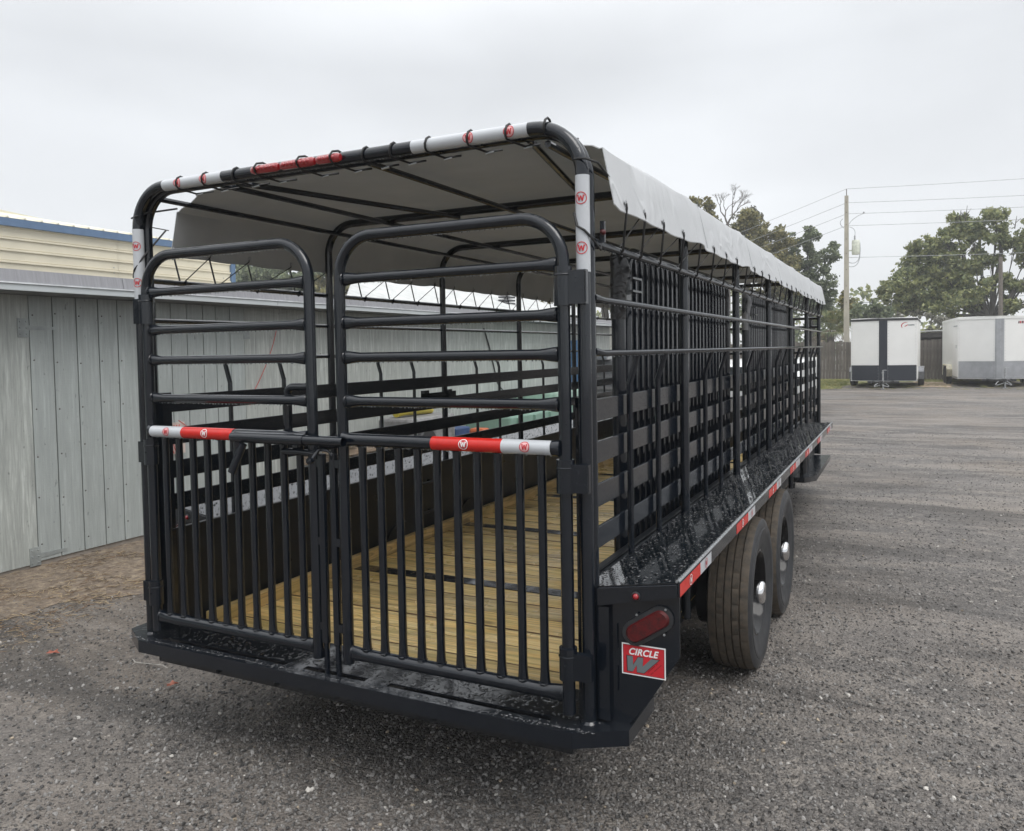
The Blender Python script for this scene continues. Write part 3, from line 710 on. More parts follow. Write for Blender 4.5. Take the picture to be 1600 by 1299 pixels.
# the maker's sign: white border, red field, CIRCLE in white, a grey W
def text_mesh(txt, size, shear=.0, off=.0, space=1.0):
    cu = bpy.data.curves.new('lettering', 'FONT'); cu.body = txt; cu.size = size; cu.shear = shear; cu.offset = off; cu.space_character = space
    o = bpy.data.objects.new('lettering', cu); COL.objects.link(o); bpy.context.view_layer.update()
    me = o.to_mesh(); vs = [tuple(v.co) for v in me.vertices]; fs = [tuple(p.vertices) for p in me.polygons]
    o.to_mesh_clear(); bpy.data.objects.remove(o); bpy.data.curves.remove(cu); return vs, fs
mb = MB(); sx0, sx1, sz0, sz1 = 1.142, 1.288, .6195, .722; yy = .0165
def rect(x0, x1, z0, z1, y, mi): mb.prism([(x0, y, z0), (x1, y, z0), (x1, y, z1), (x0, y, z1)], (0, .0012, 0), mi)
rect(sx0, sx1, sz0, sz1, yy, 0); rect(sx0+.004, sx1-.004, sz0+.004, sz1-.004, yy-.0004, 3); rect(sx0+.0055, sx1-.0055, sz0+.0055, sz1-.0055, yy-.0007, 1)
vs, fs = text_mesh('CIRCLE', .030, .28, .0007, 1.04)
w0 = max(v[0] for v in vs)
mb.add([(sx0+.0226+v[0]*(.102/w0), yy-.0014, sz1-.0345+v[1]) for v in vs], fs, 0); mb.add([(sx0+.0223+v[0]*(.102/w0), yy-.0013, sz1-.0340+v[1]) for v in vs], fs, 0)
mb.add([(sx0+.022+v[0]*(.102/w0), yy-.0012, sz1-.0345+v[1]) for v in vs], fs, 0)
Wp = [(-.04, 1), (.25, 1), (.26, .44), (.50, 1), (.76, 1), (.72, .42), (1.14, 1), (1.52, 1), (.78, 0), (.44, 0), (.43, .46), (.24, 0), (-.02, 0)]
def wshape(grow, y, mi):
    cx, cz = .62, .5
    tri = [(0, 1, 2, 11, 12), (2, 3, 10, 11), (3, 4, 5, 10), (5, 9, 10), (5, 8, 9), (5, 6, 7, 8)]
    pts = [((px-cx)*grow+cx, (pz-cz)*grow+cz) for px, pz in Wp]
    mb.add([(sx0+.021+px*.068, y, sz0+.012+pz*.050) for px, pz in pts], tri, mi)
wshape(1.07, yy-.0010, 3); wshape(1.0, yy-.0013, 2)
for row, (ox, oz, ln) in enumerate(((.088, .016, 11), (.098, .010, 12))):     # two lines of tiny slanted dark lettering, too small to read
    for k in range(ln):
        if k in (8, 3)[row:row+1]: continue
        x = sx0+ox+k*.0030; z = sz0+oz+k*.0031
        mb.add([(x, yy-.0011, z), (x+.0016, yy-.0011, z+.0016), (x+.0002, yy-.0011, z+.0042), (x-.0014, yy-.0011, z+.0026)], [(0, 1, 2, 3)], 3)
part(mb, 'maker_sign', [INKW, INKR, INKG, INKD], None)

# ---- floor: planks across, three steel cross bars, kick boards
EDGEW = simple('damp_wood_edge', (.16, .095, .04), .6, 0, .3, 20)  # darker brown for the planks' long sides and top chamfers
pl = MB(); w_, h_, c_ = .1795, .034, .0035
sec = [(0, 0), (w_, 0), (w_, h_-c_), (w_-c_, h_), (c_, h_), (0, h_-c_)]
pv = [(x, a, b) for x in (-.925, .985) for a, b in sec]
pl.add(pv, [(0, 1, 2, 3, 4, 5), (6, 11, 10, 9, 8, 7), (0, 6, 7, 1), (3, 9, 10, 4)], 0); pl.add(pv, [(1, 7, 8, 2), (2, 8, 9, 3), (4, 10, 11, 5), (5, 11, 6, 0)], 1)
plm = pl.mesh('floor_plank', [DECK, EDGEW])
rndp = random.Random(3)
bars = [k*BAY+.01 for k in range(1, 6)]
edges = [.204]+[q for b0 in bars for q in (b0, b0+.098)]+[LEN-.06]
for b0 in bars:
    mb = MB(); mb.box((-.985, b0+.001, .405), (.985, b0+.097, .4225)); part(mb, 'floor_cross_bar', WET, None)
for a_, b_ in zip(edges[::2], edges[1::2]):
    n = max(1, round((b_-a_)/.192)); pitch_ = (b_-a_)/n
    for k in range(n):
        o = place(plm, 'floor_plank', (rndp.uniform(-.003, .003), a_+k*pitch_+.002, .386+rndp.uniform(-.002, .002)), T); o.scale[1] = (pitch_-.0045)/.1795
for sx in (-1, 1):
    y = .205
    while y < LEN-.3:
        l = min(2.44, LEN-.1-y); mb = MB(); mb.box((0, 0, 0), (.038, l-.004, .068)); 
        mb.obj('kick_board', DECKY, T, None, .002, (-.955 if sx < 0 else .940, y, .422)); y += l
mb = MB(); mb.box((-.985, .03, .33), (.985, LEN, .37))
part(mb, 'floor_frame', PAINT_IN, None)
# ---- chassis, axles, wheels
mb = MB()
for x in (-.80, .80): mb.box((x-.04, .55, .26), (x+.04, LEN, .40)); mb.box((x-.05, .55, .255), (x+.05, LEN, .262))
for k in range(1, 12): mb.box((-1.0, k*.63-.03, .30), (1.0, k*.63+.03, .345))
part(mb, 'chassis_frame', PAINT_IN, None)
WY = (1.838, 2.765); WR = .392
def tyre_mesh():
    NA = 192; prof = []
    half = .096
    # (x across, radius, groove id)
    xs_ = [(-half, WR-.006, 0), (-0.0603, WR, 1), (-0.0579, WR-.009, 9), (-0.0547, WR-.009, 9), (-0.0522, WR, 2), (-0.0223, WR+.001, 2), (-0.0198, WR-.009, 9), (-0.0166, WR-.009, 9), (-0.0142, WR+.001, 3), (0.0142, WR+.001, 3), (0.0166, WR-.009, 9), (0.0198, WR-.009, 9), (0.0223, WR+.001, 4), (0.0522, WR, 4), (0.0547, WR-.009, 9), (0.0579, WR-.009, 9), (0.0603, WR, 5), (half-.018, WR-.003, 5), (half, WR-.010, 0)]
    m_ = MB(); vs = []; K = len(xs_)
    for j in range(NA):
        a = 2*PI*j/NA
        for (x, r, gid) in xs_:
            q = r
            if gid in (1, 5, 2, 4):
                ph_ = {1: 0, 2: 3, 4: 1, 5: 4}[gid]
                if (j+ph_) % 6 == 0: q = r-.0045
            vs.append((x, q*math.cos(a), q*math.sin(a)))
    fs = [(j*K+i, j*K+i+1, ((j+1) % NA)*K+i+1, ((j+1) % NA)*K+i) for j in range(NA) for i in range(K-1)]
    m_.add(vs, fs, 0)
    side = [(WR-.010, half), (WR-.020, half+.004), (.355, .107), (.335, .1065), (.332, .109), (.31, .109), (.305, .1065), (.27, .100), (.245, .092), (.222, .086), (.215, .078)]
    m_.lathe([(r, h) for r, h in side], (0, 0, 0), 'X', 96, 1); m_.lathe([(r, -h) for r, h in side], (0, 0, 0), 'X', 96, 1)
    return m_.mesh('tyre', [TREAD, SIDEW], 30)
TREAD, nt, b = mat('dusty_tread', (.085, .068, .050), .8); vec = coords(nt)
nt.links.new(mixc(nt, maprange(nt, noise(nt, vec, 30, 5, .65), .35, .68, 0, 1), (.105, .084, .062), (.052, .045, .038)), b.inputs['Base Color'])
nt.links.new(bump(nt, noise(nt, vec, 160, 3), .3, .002), b.inputs['Normal'])
SIDEW, nt, b = mat('sidewall_rubber', (.030, .032, .037), .42); vec = coords(nt)
nt.links.new(mixc(nt, maprange(nt, noise(nt, vec, 12, 5, .65), .45, .75, 0, 1), (.016, .018, .021), (.036, .038, .043)), b.inputs['Base Color'])
nt.links.new(maprange(nt, noise(nt, vec, 7, 3), .3, .7, .32, .55), b.inputs['Roughness'])
tm = tyre_mesh()
rim = MB()
rim.lathe([(.218, -.08), (.222, .086), (.214, .088), (.206, .076), (.198, .055), (.192, .03), (.175, .0), (.165, -.005), (.12, .005), (.095, .02), (.062, .024), (.058, -.02), (.001, -.02)], (0, 0, 0), 'X', 48)
for k in range(8):
    a = 2*PI*k/8+.2; rim.lathe([(.0001, .040), (.008, .038), (.011, .030), (.011, .004)], (0, .082*math.cos(a), .082*math.sin(a)), 'X', 8, 1)
rimm = rim.mesh('wheel_rim', [RIMB, CHROME], 35)
hub = MB(); hub.lathe([(.066, .010), (.068, .02), (.060, .026), (.060, .095), (.057, .108), (.050, .116), (.038, .119), (.0001, .121)], (0, 0, 0), 'X', 28); hubm = hub.mesh('hub_cap', CHROME, 35)
for sx in (-1, 1):
    for y in WY:
        o = place(tm, 'wheel', (sx*1.193, y, WR-.002), T, (rndp.uniform(0, 6), 0, 0 if sx > 0 else PI))
        for me_, nm in ((rimm, 'wheel_rim'), (hubm, 'hub_cap')):
            q = bpy.data.objects.new(nm, me_); COL.objects.link(q); q.parent = o
mb = MB()
for y in WY: mb.tube([(-1.08, y, WR-.06), (1.08, y, WR-.06)], .045, 10)
for sx in (-1, 1):
    for y in WY:
        mb.tube([(sx*.86, y-.38, .32), (sx*.86, y-.18, .27), (sx*.86, y, .25), (sx*.86, y+.18, .27), (sx*.86, y+.38, .32)], .022, 6, rb=.035)
        mb.lathe([(.19, -.03), (.19, .05), (.05, .06)], (sx*1.02, y, WR), 'X', 20)
    mb.box((sx*.95-.02, 1.1, .42), (sx*.95+.02, 3.7, .46))
part(mb, 'axle_and_springs', PAINT_IN, 35)
# board brackets, fold-out stand and side step ahead of the wheels
for sx in (-1, 1):
    mb = MB()
    for y in (.55, 1.35, 3.45, 4.4, 5.3): mb.prism([(sx*1.0, y-.01, .885), (sx*1.32, y-.01, .93), (sx*1.32, y-.01, .90), (sx*1.05, y-.01, .72), (sx*1.0, y-.01, .72)], (0, .02, 0))
    mb.tube([(sx*1.12, 3.62, .44), (sx*1.12, 3.62, .91)], .03, 10); mb.box((sx*1.12-.045, 3.57, .40), (sx*1.12+.045, 3.67, .44))
    part(mb, 'board_bracket', PAINT, 35)
    mb = MB(); mb.prism([(sx*1.0, 5.55, .372), (sx*1.10, 5.55, .372), (sx*1.19, 5.72, .372), (sx*1.19, 7.3, .372), (sx*1.0, 7.3, .372)], (0, 0, .05))
    mb.tube([(sx*1.07, 5.75, .42), (sx*1.07, 5.75, .88)], .035, 8); mb.tube([(sx*1.07, 5.8, .60), (sx*1.07, 7.3, .60)], .02, 8)
    part(mb, 'side_step', WET, 35)

# ---- swing gates folded back along the right wall
def divider(y0, y1, ybars, label, wrap, wk=1.0):
    x = .925; g = MB(); zt_ = 2.09
    pth = fillet([(x, y0+.11, .46), (x, y0+.11, zt_), (x, y1, zt_), (x, y1, .46)], .10, 6)
    g.tube(pth, .0205, 10); g.tube([(x, y0, .43), (x, y0, 2.03)], .029, 12); g.tube([(x, y0+.11, .50), (x, y1, .50)], .02, 8)
    for z in (.75, 1.3, 1.88): g.box((x-.02, y0, z), (x+.02, y0+.11, z+.07))
    dv = part(g, 'divider_gate', PAINT, 40); dv['label'] = label
    L_ = zt_-.50; v = MB(); v.tube([(0, 0, 0), (0, 0, L_-.07), (0, 0, L_-.03), (-.006, 0, L_)], [.0125, .0125, .0125, .0125], 8, rb=[.0165, .0165, .013, .009], power=.65)
    me = v.mesh('divider_bar', PAINT, 50)
    for y in ybars: place(me, 'divider_bar', (x, y, .50), dv)
    m_ = MB(); m_.tube([(x, y0-.005, 1.80), (x, y0, 1.92), (x+.008, y0+.01, 2.0), (x, y0, 2.06), (x-.005, y0, 2.09)], [.031*wk, .035*wk, .041*wk, .034*wk, .012], 10)
    part(m_, 'plastic_wrap', wrap, 60, dv)
    m_ = MB(); m_.box((x-.0, y0+.01, 1.91), (x+.06, y0+.13, 1.918)); m_.box((x-.0, y0+.01, 1.962), (x+.06, y0+.13, 1.97)); m_.tube([(x+.03, y0+.02, 1.90), (x+.03, y0+.02, 1.98)], .016, 8)
    part(m_, 'latch_bracket', PAINT, 40, dv)
BAG, nt, b = mat('black_film', (.012, .012, .013), .22); vec = coords(nt); nt.links.new(bump(nt, noise(nt, vec, 14, 2, .5, 1.5), .6, .012), b.inputs['Normal'])
FILM, nt, b = mat('silver_film', (.22, .225, .235), .25); vec = coords(nt); nt.links.new(bump(nt, noise(nt, vec, 14, 2, .5, 1.5), .6, .012), b.inputs['Normal'])
divider(.66, 2.80, [.86+.083*k for k in range(23) if abs(.86+.083*k-2.74) > .03], 'nearer divider gate folded against the right wall', BAG)
divider(3.50, 5.62, [3.70+.083*k for k in range(23)], 'farther divider gate folded against the right wall', FILM, .85)
# small latch plates on the left wall
for y in (2.12, 5.0):
    mb = MB(); mb.box((-.985, y, 1.32), (-.955, y+.06, 1.42)); mb.box((-.985, y, 1.335), (-.955, y+.42, 1.40)); mb.box((-.955, y+.30, 1.325), (-.94, y+.34, 1.415)); part(mb, 'wall_latch', PAINT, None)
for (y, z) in ((2.02, .80), (2.02, .60)):
    mb = MB(); mb.tube([(-.975, y, z), (-.93, y+.01, z), (-.93, y+.14, z), (-.975, y+.15, z)], .010, 8); part(mb, 'tie_ring', PAINT_IN, 40)
# ---- front wall and gooseneck
mb = MB()
for k in range(-5, 6): mb.tube([(k*.19, LEN, .42), (k*.19, LEN, 2.0)], .014, 8)
for z in (1.0, 1.3, 1.6, 1.9, 2.0): mb.tube([(-1.02, LEN, z), (1.02, LEN, z)], .016, 8)
mb.box((-1.02, LEN-.01, .40), (1.02, LEN+.01, .905)); mb.box((-1.04, LEN-.012, .98), (1.04, LEN+.012, 1.06))
part(mb, 'front_wall', PAINT, 40)
mb = MB()
for s_ in (-1, 1):
    mb.tube(fillet([(s_*.55, LEN-.1, .36), (s_*.52, LEN+.25, .40), (s_*.50, LEN+.35, 1.15), (s_*.12, LEN+2.4, 1.20)], .12, 4), .05, 8, power=.6)
mb.box((-.5, LEN+.3, 1.12), (.5, LEN+.42, 1.20)); mb.tube([(0, LEN+2.35, 1.25), (0, LEN+2.35, .72)], .06, 12); mb.tube([(.62, LEN+.5, .02), (.62, LEN+.5, 1.25)], .045, 10); mb.box((.5, LEN+.4, .0), (.74, LEN+.6, .02))
mb.box((.45, LEN+.47, 1.0), (.66, LEN+.53, 1.06))
part(mb, 'gooseneck', PAINT, 40)

# ---- canvas top
CAN, nt, b = mat('light_grey_canvas', (.41, .425, .44), .62); L = nt.links; vec = coords(nt)
L.new(mixc(nt, maprange(nt, noise(nt, vec, 3, 4), .35, .7, 0, .5), (.60, .615, .63), (.52, .535, .55)), b.inputs['Base Color'])
h1 = noise(nt, coords(nt, 'Object', (1, 3.0, .8)), 2.6, 4, .55, .8); h2 = noise(nt, vec, 700, 1)
cr_ = math_(nt, 'ABSOLUTE', math_(nt, 'SUBTRACT', noise(nt, coords(nt, 'Object', (1.2, 1.6, 1.0)), 1.5, 2, .4, 1.2), .5))
L.new(bump(nt, h2, .15, .0008, bump(nt, maprange(nt, cr_, 0, .05, 1, 0), .35, .012, bump(nt, h1, .5, .03))), b.inputs['Normal'])
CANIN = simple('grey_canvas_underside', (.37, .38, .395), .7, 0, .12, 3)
for m_c in (CAN, CANIN):
    q_ = m_c.node_tree; tl_ = N(q_, 'ShaderNodeBsdfTranslucent'); tl_.inputs[0].default_value = (.62, .62, .60, 1); mx_ = N(q_, 'ShaderNodeMixShader'); mx_.inputs[0].default_value = .20
    q_.links.new(q_.nodes['Principled BSDF'].outputs[0], mx_.inputs[1]); q_.links.new(tl_.outputs[0], mx_.inputs[2]); q_.links.new(mx_.outputs[0], q_.nodes['Material Output'].inputs['Surface'])
def canopy():
    sec = [(-1.104, 2.150), (-1.092, 2.21), (-1.079, 2.27), (-1.062, 2.352), (-1.050, 2.375), (-1.028, 2.388), (-.96, 2.420), (-.89, 2.447), (-.86, 2.455)]
    xs_ = np.linspace(-.7, .7, 11)
    prof = sec+[(x, 2.463) for x in xs_]+[(-a, b_) for a, b_ in sec[::-1]]
    NY = 190; K = len(prof); vs = []; rr = np.random.RandomState(2)
    wr = rr.randn(40, 6)*.5
    for i in range(NY+1):
        t = i/NY; y = .14+t*(LEN+.03-.14)
        ph_ = (y/BAY) % 1.0; d = min(ph_, 1-ph_); bay = int(y/BAY)
        for j, (x, z) in enumerate(prof):
            ax = abs(x); zz = z; xx = x; yy = y
            sag = -.016*math.sin(PI*ph_)**1.0*(1-(ax/1.0)**2) if ax < .9 else 0
            zz += sag
            if ax > 1.04:
                q = (2.375-z)/.225
                bow = .014*math.exp(-(d/.09)**2)     # the hoops push the cloth out
                xx += math.copysign(bow*(1-q*.3), x)
                fold = .0045*math.sin(y*6.3+bay*1.7+2.1*math.sin(y*3.1))*q + .0022*math.sin(y*21+x*5)*q
                xx += math.copysign(fold, x)
                xx += math.copysign(.006*(1-abs(2*((y/.30) % 1.0)-1))**3*q*(.5+.5*math.sin(y*5.1)), x)
                zz += .012*math.exp(-(d/.12)**2)*q + .0025*math.sin(y*20.6)*q
            if ax < 1.06: zz -= .045*max(0, 1-t/.09)**1.5*(1 if ax < 1.01 else .5)
            if t < .06: # front edge slants towards the corner
                if x > 0: yy = y-(.03+.04*max(0, (2.378-z)/.228))*(1-t/.06)
                elif ax > .8: yy = y+(.072-.05*max(0, (1.04-ax)/.2))*(1-t/.06)
                if ax < .7: yy -= .045*(1-t/.06)
            vs.append((xx, yy, zz))
    fs = [(i*K+j, i*K+j+1, (i+1)*K+j+1, (i+1)*K+j) for i in range(NY) for j in range(K-1)]
    n0 = len(vs); lo = [(x*.9975, y, z-.003) for x, y, z in vs]
    m_ = MB(); m_.add(vs+lo, fs, 0); m_.add([], [], 0)
    m_.f += [tuple(n0+q for q in f)[::-1] for f in fs]; m_.m += [1]*len(fs)
    rim = [(j, j+1) for j in range(K-1)]+[(i*K+K-1, (i+1)*K+K-1) for i in range(NY)]+[(NY*K+j+1, NY*K+j) for j in range(K-1)]+[((i+1)*K, i*K) for i in range(NY)]
    m_.f += [(a, b_, n0+b_, n0+a) for a, b_ in rim]; m_.m += [0]*len(rim)
    o = m_.obj('canvas_top', [CAN, CANIN], T, 28)
    # hem and seams
    return o
cvs = canopy()
mb = MB()
for k in range(0, 7):
    y = k*BAY+.02 if k else .17
    if k in (1, 2, 3, 4, 5): mb.tube([(1.103, y+.2, 2.165), (1.080, y+.2, 2.27), (1.052, y+.2, 2.376), (.96, y+.2, 2.421), (.89, y+.2, 2.448)], .0006, 4, rb=.004)
part(mb, 'canvas_seam', CAN, None, cvs)
# lashing: from each eyelet down round the top rail and on to the next eyelet
gy = [.06, .275, .53, .845, 1.155, 1.45, 1.75, 2.05, 2.36, 2.63]
while gy[-1] < LEN-.25: gy.append(gy[-1]+.30)
for sx in (-1, 1):
    mb = MB(); me = MB(); r = .0042; xr = sx*(XW+.030)
    if sx < 0: gy = [g_+.16 for g_ in gy if g_ < 7.2]
    for i, y in enumerate(gy):
        top = (sx*1.108, y, 2.178); low = (sx*(XW+.047), y+.02, 2.022)
        mb.tube([(sx*1.098, y, 2.182), top, (sx*1.109, y+.001, 2.165), low, (xr, y+.025, 2.006), (sx*(XW+.012), y+.03, 2.025), (xr, y+.035, 2.037)], r, 6)
        if i+1 < len(gy): mb.tube([(xr, y+.035, 2.037), (sx*1.092, gy[i+1]-.005, 2.165), (sx*1.096, gy[i+1], 2.18)], r*.62, 5)
        me.lathe([(.010, -.001), (.010, .002), (.005, .003), (.004, .001)], (sx*1.106-.001, y, 2.184), 'X', 10)
        me.lathe([(.010, -.001), (.010, .002), (.005, .003), (.004, .001)], (sx*1.093, y, 2.184), 'X', 10)
    if sx > 0:
        m3 = MB(); m3.tube([(1.088, .10, 2.25), (1.09, -.01, 2.275), (1.062, -.045, 2.285), (1.035, -.046, 2.288), (1.012, -.03, 2.29)], r, 6); part(m3, 'lashing_cord', CORD, 50)
        m3 = MB(); m3.tube([(1.015, -.032, 2.12), (1.03, -.046, 2.075), (1.055, -.044, 2.06), (1.072, -.02, 2.035), (1.078, .04, 2.005), (1.074, .05, 2.02)], r, 6); part(m3, 'lashing_cord', CORD, 50)
    else:
        m3 = MB(); m3.tube([(-.99, .15, 2.35), (-1.0, .0, 2.31), (-1.02, -.044, 2.29), (-1.065, -.03, 2.288)], r, 6); part(m3, 'lashing_cord', CORD, 50)
        m3 = MB(); m3.tube([(-1.12, .21, 2.27), (-1.075, .045, 2.265)], r*.6, 5); part(m3, 'lashing_cord', CORD, 50)
        m3 = MB(); m3.tube([(-1.08, .16, 2.26), (-1.01, -.02, 2.12), (-1.04, -.046, 2.06), (-1.066, -.03, 2.03)], r, 6); part(m3, 'lashing_cord', CORD, 50)
    part(mb, 'lashing_cord', CORD, 50); part(me, 'eyelet_row', STEEL, 40, cvs)
mb = MB(); me = MB()
for x in (-.767, -.618, -.448, -.303, -.09, .069, .194, .315, .465, .633, .78, .92):
    R_ = HR+.0045
    c = [(x+.004*math.sin(a), -.02+R_*math.cos(a)*1.0, ZT+R_*math.sin(a)) for a in [math.radians(d) for d in (-20, 20, 60, 100, 140, 180, 215, 250)]]
    if -.34 < x < .10: c = [(p[0], -.02+(p[1]+.02)*(2.1 if p[1] < -.02 else 1), p[2]) for p in c]
    m3 = MB(); m3.tube(c+[(x+.035, .03, ZT-.04), (x+.06, .10, ZT-.02)], .0042, 6); part(m3, 'lashing_cord', CORD, 50)
    me.tube([(x+.03, .03, ZT-.046), (x+.055, .045, ZT-.040)], .004, 6)
part(me, 'eyelet_row', STEEL, 40, cvs)

# ---- weld beads where bars and rails meet
mb = MB(); rq = random.Random(9)
def weld(c, r, ax='Z', n=9):
    pts = []
    for k in range(n):
        a = 2*PI*k/n; q = r*rq.uniform(.94, 1.08); d = rq.uniform(-.0015, .0015)
        pts.append((c[0]+q*math.cos(a), c[1]+q*1.2*math.sin(a), c[2]+d) if ax == 'Z' else (c[0]+d, c[1]+q*math.cos(a), c[2]+q*1.2*math.sin(a)))
    mb.tube(pts, [rq.uniform(.0022, .0036) for _ in range(n)], 5, closed=True)
for x in lb+rb_: weld((x, YG, ZL+.024), .0165); weld((x, YG-.006, ZM-.024), .0155)
for x, dx in ((-GX+.02, .022), (-.066, -.022), (.079, .022), (GX, -.022)):
    for z in ZB[1:]+[ZL]: weld((x+dx, YG, z), .019, 'X')
o = part(mb, 'weld_beads', PAINT, 60); o['kind'] = 'stuff'
# ---- water beads hanging under rails
vs = []; fs = []
ico = [(0, 0, -1), (.894, 0, -.447), (.276, .851, -.447), (-.724, .526, -.447), (-.724, -.526, -.447), (.276, -.851, -.447), (.724, .526, .447), (-.276, .851, .447), (-.894, 0, .447), (-.276, -.851, .447), (.724, -.526, .447), (0, 0, 1)]
icf = [(0, 1, 2), (0, 2, 3), (0, 3, 4), (0, 4, 5), (0, 5, 1), (1, 6, 2), (2, 7, 3), (3, 8, 4), (4, 9, 5), (5, 10, 1), (6, 7, 2), (7, 8, 3), (8, 9, 4), (9, 10, 5), (10, 6, 1), (6, 11, 7), (7, 11, 8), (8, 11, 9), (9, 11, 10), (10, 11, 6)]
rw = random.Random(11)
def sheet_drops(label, n, f, smin, smax):
    P = []; q = []
    for _ in range(n):
        p = f(rw.random(), rw.random()); P.append(p); q.append(smin+(smax-smin)*rw.random()**2.2)
    o = scatter('water_drops', P, q, [WATER2], label, 'stuff', 'drop'); adopt(o, T); return o
def beads(a, b, pitch, size):
    a, b = Vector(a), Vector(b); L_ = (b-a).length; t = 0
    while t < L_:
        p = a.lerp(b, t/L_); s_ = size*rw.uniform(.55, 1.15); base = len(vs)
        vs.extend([(p.x+q[0]*s_, p.y+q[1]*s_, p.z-s_*.3+q[2]*s_*1.25) for q in ico]); fs.extend([tuple(base+i for i in f) for f in icf])
        t += pitch*rw.uniform(.4, 1.7)
for z, r in [(z_, .0178) for z_ in ZB[1:]]+[(2.112, .0215), (ZM, .0240)]:
    yb_ = YG if z != ZM else YG-.018
    beads((-.93, yb_, z-r), (-.10, yb_, z-r), .014, .0030); beads((.11, yb_, z-r), (.95, yb_, z-r), .014, .0030)
beads((-.85, -.02, ZT-HR), (.85, -.02, ZT-HR), .015, .0028)
for sx in (-1, 1):
    for z, r in ((2.022, .0125), (1.843, .0108), (1.667, .0105)): beads((sx*(XW+.03), .1, z-r), (sx*(XW+.03), 3.5, z-r), .035, .003)
sheet_drops('rain drops standing on the right running board', 2600, lambda a, b: (1.02+.31*a, 6.1*b*(1-.07*a), .8965+(a*.31+.02)*.1534), .002, .0058)
sheet_drops('rain drops standing on the left running board', 1500, lambda a, b: (-1.02-.31*a, .36+5.6*b*(1-.07*a), .8965+(a*.31+.02)*.1534), .002, .005)
sheet_drops('rain drops on the rear bumper plate', 1500, lambda a, b: (-1.1+2.2*a, -.105+.225*b if not .16 < b < .35 else -.10+.03*b, .4525), .0016, .006)
mb = MB(); mb.add(vs, fs); o = mb.obj('water_drops', WATER, T, 180); o['kind'] = 'stuff'

# ------------------------------------------------------------------ grey-green shed along the left
SH = thing('wooden_shed', 'long low grey-green wooden shed behind the livestock trailer', 'shed', (-4.31, 7, 0))
SX = -4.31
def spart(mb, name, mats, smooth=None, parent=SH, bevel=0.0): return mb.obj(name, mats, parent, smooth, bevel)
mb = MB(); mb.box((-9.5, -7, 0), (SX-.03, 15.4, 2.19)); spart(mb, 'wall_core', simple('dark_core', (.05, .05, .05), .9))
grooves = [1.548, 1.745, 1.954, 2.157, 2.345, 2.549, 2.60, 2.752, 2.916, 3.104, 3.302, 3.466, 3.654, 3.85]
for a, b_ in zip(grooves, grooves[1:]):
    z0 = .045 if a > 1.5 else .03
    mb = MB(); mb.box((SX-.02, a+.005, z0), (SX, b_-.005, 2.19)); spart(mb, 'siding_board', SIDE, None, bevel=.002)
for a, b_ in [(-7, -5.9), (-5.9, -4.68), (-4.68, -3.46), (-3.46, -2.24), (-2.24, -1.02), (-1.02, .30), (.30, 1.548)]+[(3.85, 5.02), (5.02, 6.23), (6.23, 7.45), (7.45, 8.67), (8.67, 9.89), (9.89, 11.1), (11.1, 12.3), (12.3, 13.5), (13.5, 14.7), (14.7, 15.4)]:
    mb = MB(); mb.box((SX-.02, a+.002, .03), (SX-.003, b_-.002, 2.19)); spart(mb, 'plywood_sheet', PLY, None)
mb = MB(); mb.box((SX-.06, -7, 0), (SX-.012, 15.4, .06)); spart(mb, 'sill_beam', simple('old_concrete', (.25, .22, .19), .9))
mb = MB(); rn_ = random.Random(12)
for y in grooves[:-1]+[4.4, 5.03, 6.24, 7.46, 8.68, 0.32, -1.0]:
    for k in range(6):
        z = .18+k*.37+rn_.uniform(-.03, .03); mb.lathe([(.0001, .0035), (.0055, .003), (.007, .0)], (SX, y+.03+rn_.uniform(-.006, .006), z), 'X', 6)
o = spart(mb, 'nail_heads', simple('rusty_nail', (.09, .075, .065), .8)); o['kind'] = 'stuff'
# door hinges
IRON = simple('painted_iron', (.31, .335, .33), .6, .3)
for (y, z, dirn) in ((1.50, 1.93, 1), (3.88, 1.93, -1), (1.52, .09, 1), (3.86, .09, -1)):
    mb = MB(); mb.box((SX, y-.05*0-.045, z-.075), (SX+.004, y+.045, z+.075)); 
    ya, yb2 = (y+.045, y+.27) if dirn > 0 else (y-.27, y-.045)
    mb.prism([(SX, ya, z-.02), (SX, yb2, z-.012), (SX, yb2, z+.012), (SX, ya, z+.02)], (.004, 0, 0))
    for dy in (-.025, .025):
        for dz in (-.05, 0, .05): mb.lathe([(.0001, .009), (.006, .008), (.008, .004)], (SX, y+dy, z+dz), 'X', 8)
    spart(mb, 'door_hinge', IRON)
# eaves: soffit, light board, galvanised gutter band
mb = MB(); mb.box((-4.4, -7, 2.193), (-3.98, 15.6, 2.205)); spart(mb, 'soffit', simple('soffit_grey', (.16, .17, .175), .8))
FAS = simple('pale_grey_trim', (.50, .53, .54), .55, 0, .08, 3, stretch=(1, .3, 4))
y = -7.0
while y < 15.6:
    y2 = min(y+3.66, 15.6); mb = MB(); mb.box((-3.98, y+.002, 2.196), (-3.955, y2-.002, 2.243)); 
    mb.obj('fascia_board', FAS, SH); y = y2
DRP = simple('white_drip_edge', (.62, .64, .66), .4)
mb = MB(); mb.box((-3.98, -7, 2.245), (-3.944, 15.6, 2.256)); mb.obj('drip_edge', DRP, SH)
GUT = simple('dull_galvanised', (.27, .27, .285), .55, .2, .15, 5, stretch=(1, 9, .6))
y = -7.0
while y < 15.7:
    y2 = min(y+3.05, 15.7); mb = MB(); mb.prism([(-3.955, y+.002, 2.258), (-3.975, y+.002, 2.352), (-4.05, y+.002, 2.357), (-4.05, y+.002, 2.258)], (0, y2-y-.004, 0))
    mb.obj('gutter_flashing', GUT, SH); y = y2
mb = MB(); mb.prism([(-4.05, -7, 2.26), (-4.05, -7, 2.345), (-6.9, -7, 2.43), (-9.7, -7, 2.36), (-9.7, -7, 2.2)], (0, 22.7, 0)); spart(mb, 'flat_roof', GUT)
